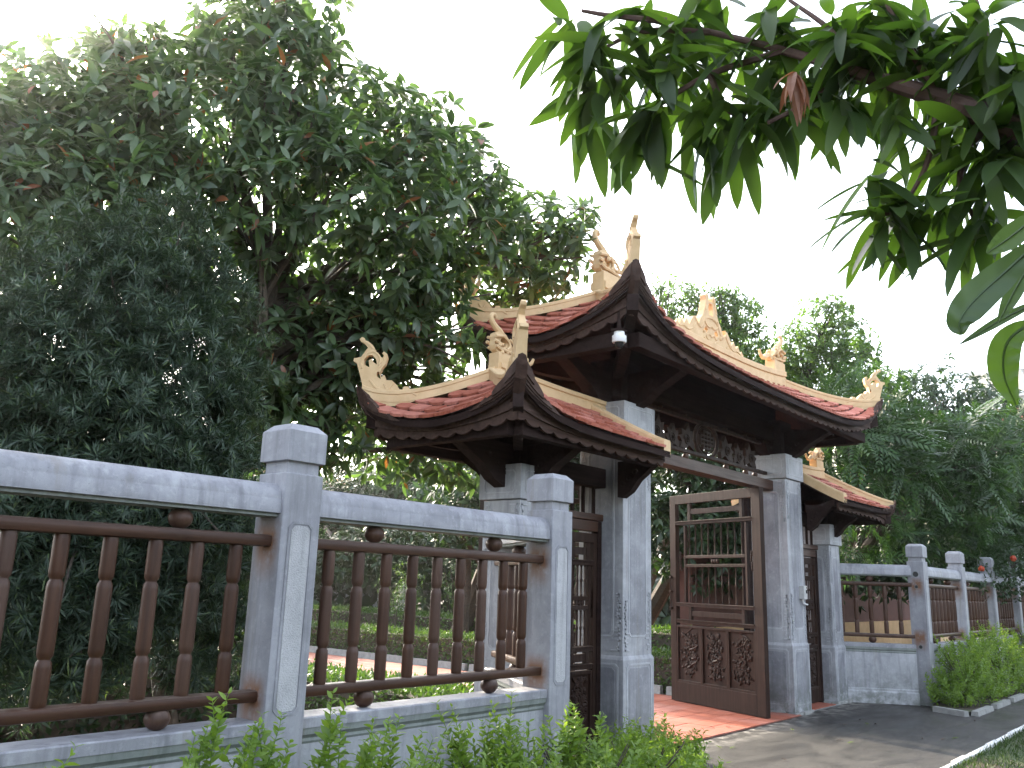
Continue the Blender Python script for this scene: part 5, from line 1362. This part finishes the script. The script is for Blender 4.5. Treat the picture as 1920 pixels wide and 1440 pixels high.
# trunk in front of the hedge
m = MB(); b_ = Vector((10.35, 8.3, 0)); m.tube(smooth_line([b_, b_ + Vector((-.02, .05, .8)), b_ + Vector((.10, .12, 1.6)), b_ + Vector((.02, .2, 3.2))], 5), [.16, .15, .14, .135, .13, .13, .125, .12, .12, .12, .12, .12, .12, .12, .12, .12], 12)
tt = thing('shade_tree', 'bare dark trunk standing between the two clipped hedges', 'tree', tuple(b_)); m.build('trunk', BARK, tt, tuple(b_), True)
tp, td = tips_in([(10.4, 8.5, 3.5, .8), (9.8, 8.9, 3.3, .6), (11.0, 8.2, 3.4, .7)], 9); p, rt = rosettes(tp, td, 7)
tag(link_mesh('crown', scatter_mesh('crown', bl, rng.integers(0, 2, len(p)), p - np.array(b_), rt, rng.uniform(.7, 1.1, len(p)), L_DARK), tt, tuple(b_)), kind='stuff')
def stem_shrub(label, x, y, h, n, mat=L_HEDGE, seed=0):
    t = thing('stem_shrub', label, 'shrub', (x, y, 0)); m = MB(); tips = []
    for k in range(n):
        a = R.uniform(0, 6.28); e = Vector((x + math.cos(a) * h * .28 * R.random(), y + math.sin(a) * h * .28 * R.random(), h * R.uniform(.75, 1)))
        m.tube(smooth_line([(x + R.gauss(0, .03), y + R.gauss(0, .03), 0), Vector((x, y, 0)).lerp(e, .5) + Vector((R.gauss(0, .05), R.gauss(0, .05), 0)), e], 4), .011, 5)
    m.build('stem', BARK, t, (x, y, 0))
    tp, td = tips_in([(x, y, h * .82, h * .30), (x + .1, y, h * .62, h * .22)], 60); p, rt = rosettes(tp, td, 7)
    tag(link_mesh('crown', scatter_mesh('crown', [leaf_tpl(.075, .02, 2, .2, .2)], np.zeros(len(p), int), p - np.array((x, y, 0)), rt, rng.uniform(.7, 1.2, len(p)), mat), t, (x, y, 0)), kind='stuff')
stem_shrub('small many-stemmed shrub before the pale garden rock', 10.4, 10.2, 1.75, 5)
stem_shrub('airy many-stemmed shrub between the rock and the dark trunk', 11.9, 10.0, 1.9, 7)
# flowering bush over the fence at the right edge
fb = thing('flowering_bush', 'small-leaved bush with two red flowers leaning over the fence at the right edge', 'bush', (18.2, .75, 0))
m = MB(); limbs(m, (18.2, .75, 0), tuple(at(1870, 1120, 19.5)), [at(1860, 1070, 19), at(1900, 1050, 20), at(1840, 1090, 18.5)], .05, .01); m.build('stem', BARK, fb, (18.2, .75, 0))
tp, td = tips_in([K(1880, 1050, 19.5, .50), K(1850, 1075, 18.8, .40), K(1905, 1080, 20, .5), K(1870, 1095, 19, .35), K(1915, 1040, 20.5, .5), K(1835, 1085, 18, .25)], 60); p, rt = rosettes(tp, td, 6)
tag(link_mesh('crown', scatter_mesh('crown', [leaf_tpl(.075, .04, 2, .1, .2)], np.zeros(len(p), int), p - np.array((18.2, .75, 0)), rt, rng.uniform(.7, 1.2, len(p)), L_DARK), fb, (18.2, .75, 0)), kind='stuff')
for px, py, d in ((1900, 1047, 18.6), (1840, 1066, 17.8)):
    c = at(px, py, d); m = MB()
    for k in range(18):
        v = nrmz(rng.normal(size=3)); m.ball(tuple(c + v * .03), .028, 6, 4)
    m.build('flower', PETAL, fb)

# ------------------------------------------------------------------ far buildings and garden furniture
def window(parent, x0, x1, y, z0, z1, ax=0):
    f = MB().box((x0 - .06, y - .05, z0 - .06), (x1 + .06, y - .02, z1 + .06)).build('window', WHITEP, parent)
    xm = (x0 + x1) / 2
    for a, b in ((x0, xm - .025), (xm + .025, x1)): MB().box((a, y - .058, z0), (b, y - .0505, z1)).build('pane', WINDOWG, f)
th = thing('temple_hall', 'temple hall with red tiled roof and grey steps glimpsed through the garden trees', 'building', (20, 36, 0))
MB().box((12, 33, 1.3), (29, 40, 4.2)).build('wall', YELLOWW, th)
MB().box((11, 31.5, 0), (30, 41, 1.3)).build('base', GREENST, th)
for k in range(5): MB().box((16, 30.0 + .3 * k, .26 * k), (26, 31.49, .26 * (k + 1) - .004)).build('step', GREENST, th)
for x in (14, 17.5, 21, 24.5, 27.5): MB().tube([(x, 32.3, 1.3), (x, 32.3, 4.3)], .22, 12).build('column', YELLOWW, th)
for x in (13.2, 18.2, 22.0, 25.4): window(th, x, x + 1.3, 33, 2.0, 3.6)
hr = MB().poly([(-5.6, 0), (5.6, 0), (5.2, .3), (3.2, 1.0), (.9, 2.6), (-.9, 2.6), (-3.2, 1.0), (-5.2, .3)], (20.5, 36.3, 4.2), (0, 1, 0), (0, 0, 1), 20).build('roof', TILE, th)
MB().box((10.6, 36.0, 6.8), (30.4, 36.6, 7.1)).build('ridge', CREAM, hr)
rk = thing('garden_rock', 'pale weathered rock behind the clipped hedges', 'rock', (13.4, 13.4, 0))
m = MB()
for (dx, dz, r) in ((0, .5, .30), (.1, .9, .24), (-.25, .4, .25), (.25, .35, .28), (.05, 1.25, .14), (.5, .62, .14)):
    m.ball((13.4 + dx, 13.4 + dx * .3, dz), r, 9, 7, (.8, .7, 1.25))
for i, v in enumerate(m.v):
    nz = noise.noise_vector(Vector(v) * 4) * .09; m.v[i] = (v[0] + nz.x, v[1] + nz.y, v[2] + nz.z)
m.build('stone', ROCKM, rk)
ur = thing('urn', 'round dark urn standing on the temple steps', 'urn', (17.2, 30.4, .52))
MB().lathe((17.2, 30.4, .52), [(.22, 0), (.42, .25), (.48, .5), (.40, .75), (.26, .9), (.32, .98)], 16).build('body', POTM, ur, None, True)
gw = thing('garden_wall', 'red-brown rendered wall beyond the right-hand fence bays', 'wall', (14.5, 4.2, 0))
MB().box((11.6, 4.0, 0), (30, 4.25, 2.0)).build('panel', BRICKW, gw)
MB().box((11.5, 3.93, 2.0), (30.1, 4.32, 2.12)).build('coping', BRICKW, gw)
MB().box((11.6, 3.9, 0), (30, 3.995, .85)).build('base', YELLOWW, gw)
wh = thing('white_house', 'white house roof terrace with balustrade behind the trees at the right edge', 'building', (58, 6, 0))
o = at(1905, 740, 62); bx, by, bz = o[0], o[1], o[2]
MB().box((bx - 2, by - 6, 0), (bx + 8, by + 2.1, bz - .55)).build('wall', WHITEP, wh)
MB().box((bx - 2.3, by - 6.3, bz - .55), (bx + 8.3, by + 2.4, bz - .25)).build('cornice', WHITEP, wh)
MB().box((bx - 2.2, by - 6.2, bz + 1.05), (bx + 8.2, by + 2.3, bz + 1.3)).build('handrail', WHITEP, wh)
bm_ = MB().lathe((0, 0, 0), [(.09, 0), (.06, .15), (.13, .5), (.06, 1.0), (.09, 1.3)], 8).mesh('baluster', WHITEP, (0, 0, 0), True)
for k in range(18): link_mesh('baluster', bm_, wh, (bx - 2.0, by + 2.0 - k * .46, bz - .25))
for k in range(10): link_mesh('baluster', bm_, wh, (bx - 1.6 + k * .9, by + 2.0, bz - .25))
MB().box((bx - 2.05, by - 5, bz - 2.0), (bx - 2.005, by + 2, bz - 1.2)).build('tiled_band', TILE, wh)
window(wh, bx, bx + 1.5, by - 6.0, 2, 4)
# the far wood: nobody could count it
cl = []
for k in range(330):
    a = math.radians(R.uniform(-14, 100)); r = R.uniform(36, 60)
    if a < math.radians(12): r += 22
    z = R.uniform(.2, 5.5 if a > .3 else 4.2); cl.append((CAM[0] + r * math.cos(a), CAM[1] + r * math.sin(a), z, R.uniform(1.3, 2.2)))
for k in range(70):                     # unseen trees across the street, added to block low sky light
    a = math.radians(R.uniform(150, 350)); r = R.uniform(10, 17)
    cl.append((CAM[0] + 4 + r * 1.5 * math.cos(a), CAM[1] - 1.5 + r * math.sin(a), R.uniform(.6, 5.2), R.uniform(1.1, 1.9)))
tp, td = tips_in(cl, 3.6, .3); p, rt = rosettes(tp, td, 6)
tag(link_mesh('woodland', scatter_mesh('woodland', [leaf_tpl(.62, .30, 2, .2, .2)], np.zeros(len(p), int), p, rt, rng.uniform(.7, 1.3, len(p)), L_DARK)), kind='stuff')

# ------------------------------------------------------------------ added air volume that imitates lens glow around the low sun
hz = MB().box((-100, -100, -1.2), (100, 100, 14.5)).build('lens_glow_volume', None)
hm = bpy.data.materials.new('lens_glow'); hm.use_nodes = True; t = hm.node_tree; t.nodes.clear()
ho = t.nodes.new('ShaderNodeOutputMaterial'); pv = t.nodes.new('ShaderNodeVolumePrincipled')
pv.inputs['Color'].default_value = (.97, .97, .97, 1); pv.inputs['Density'].default_value = .0011; pv.inputs['Anisotropy'].default_value = .90
t.links.new(pv.outputs[0], ho.inputs['Volume']); hz.data.materials.append(hm); tag(hz, kind='stuff')
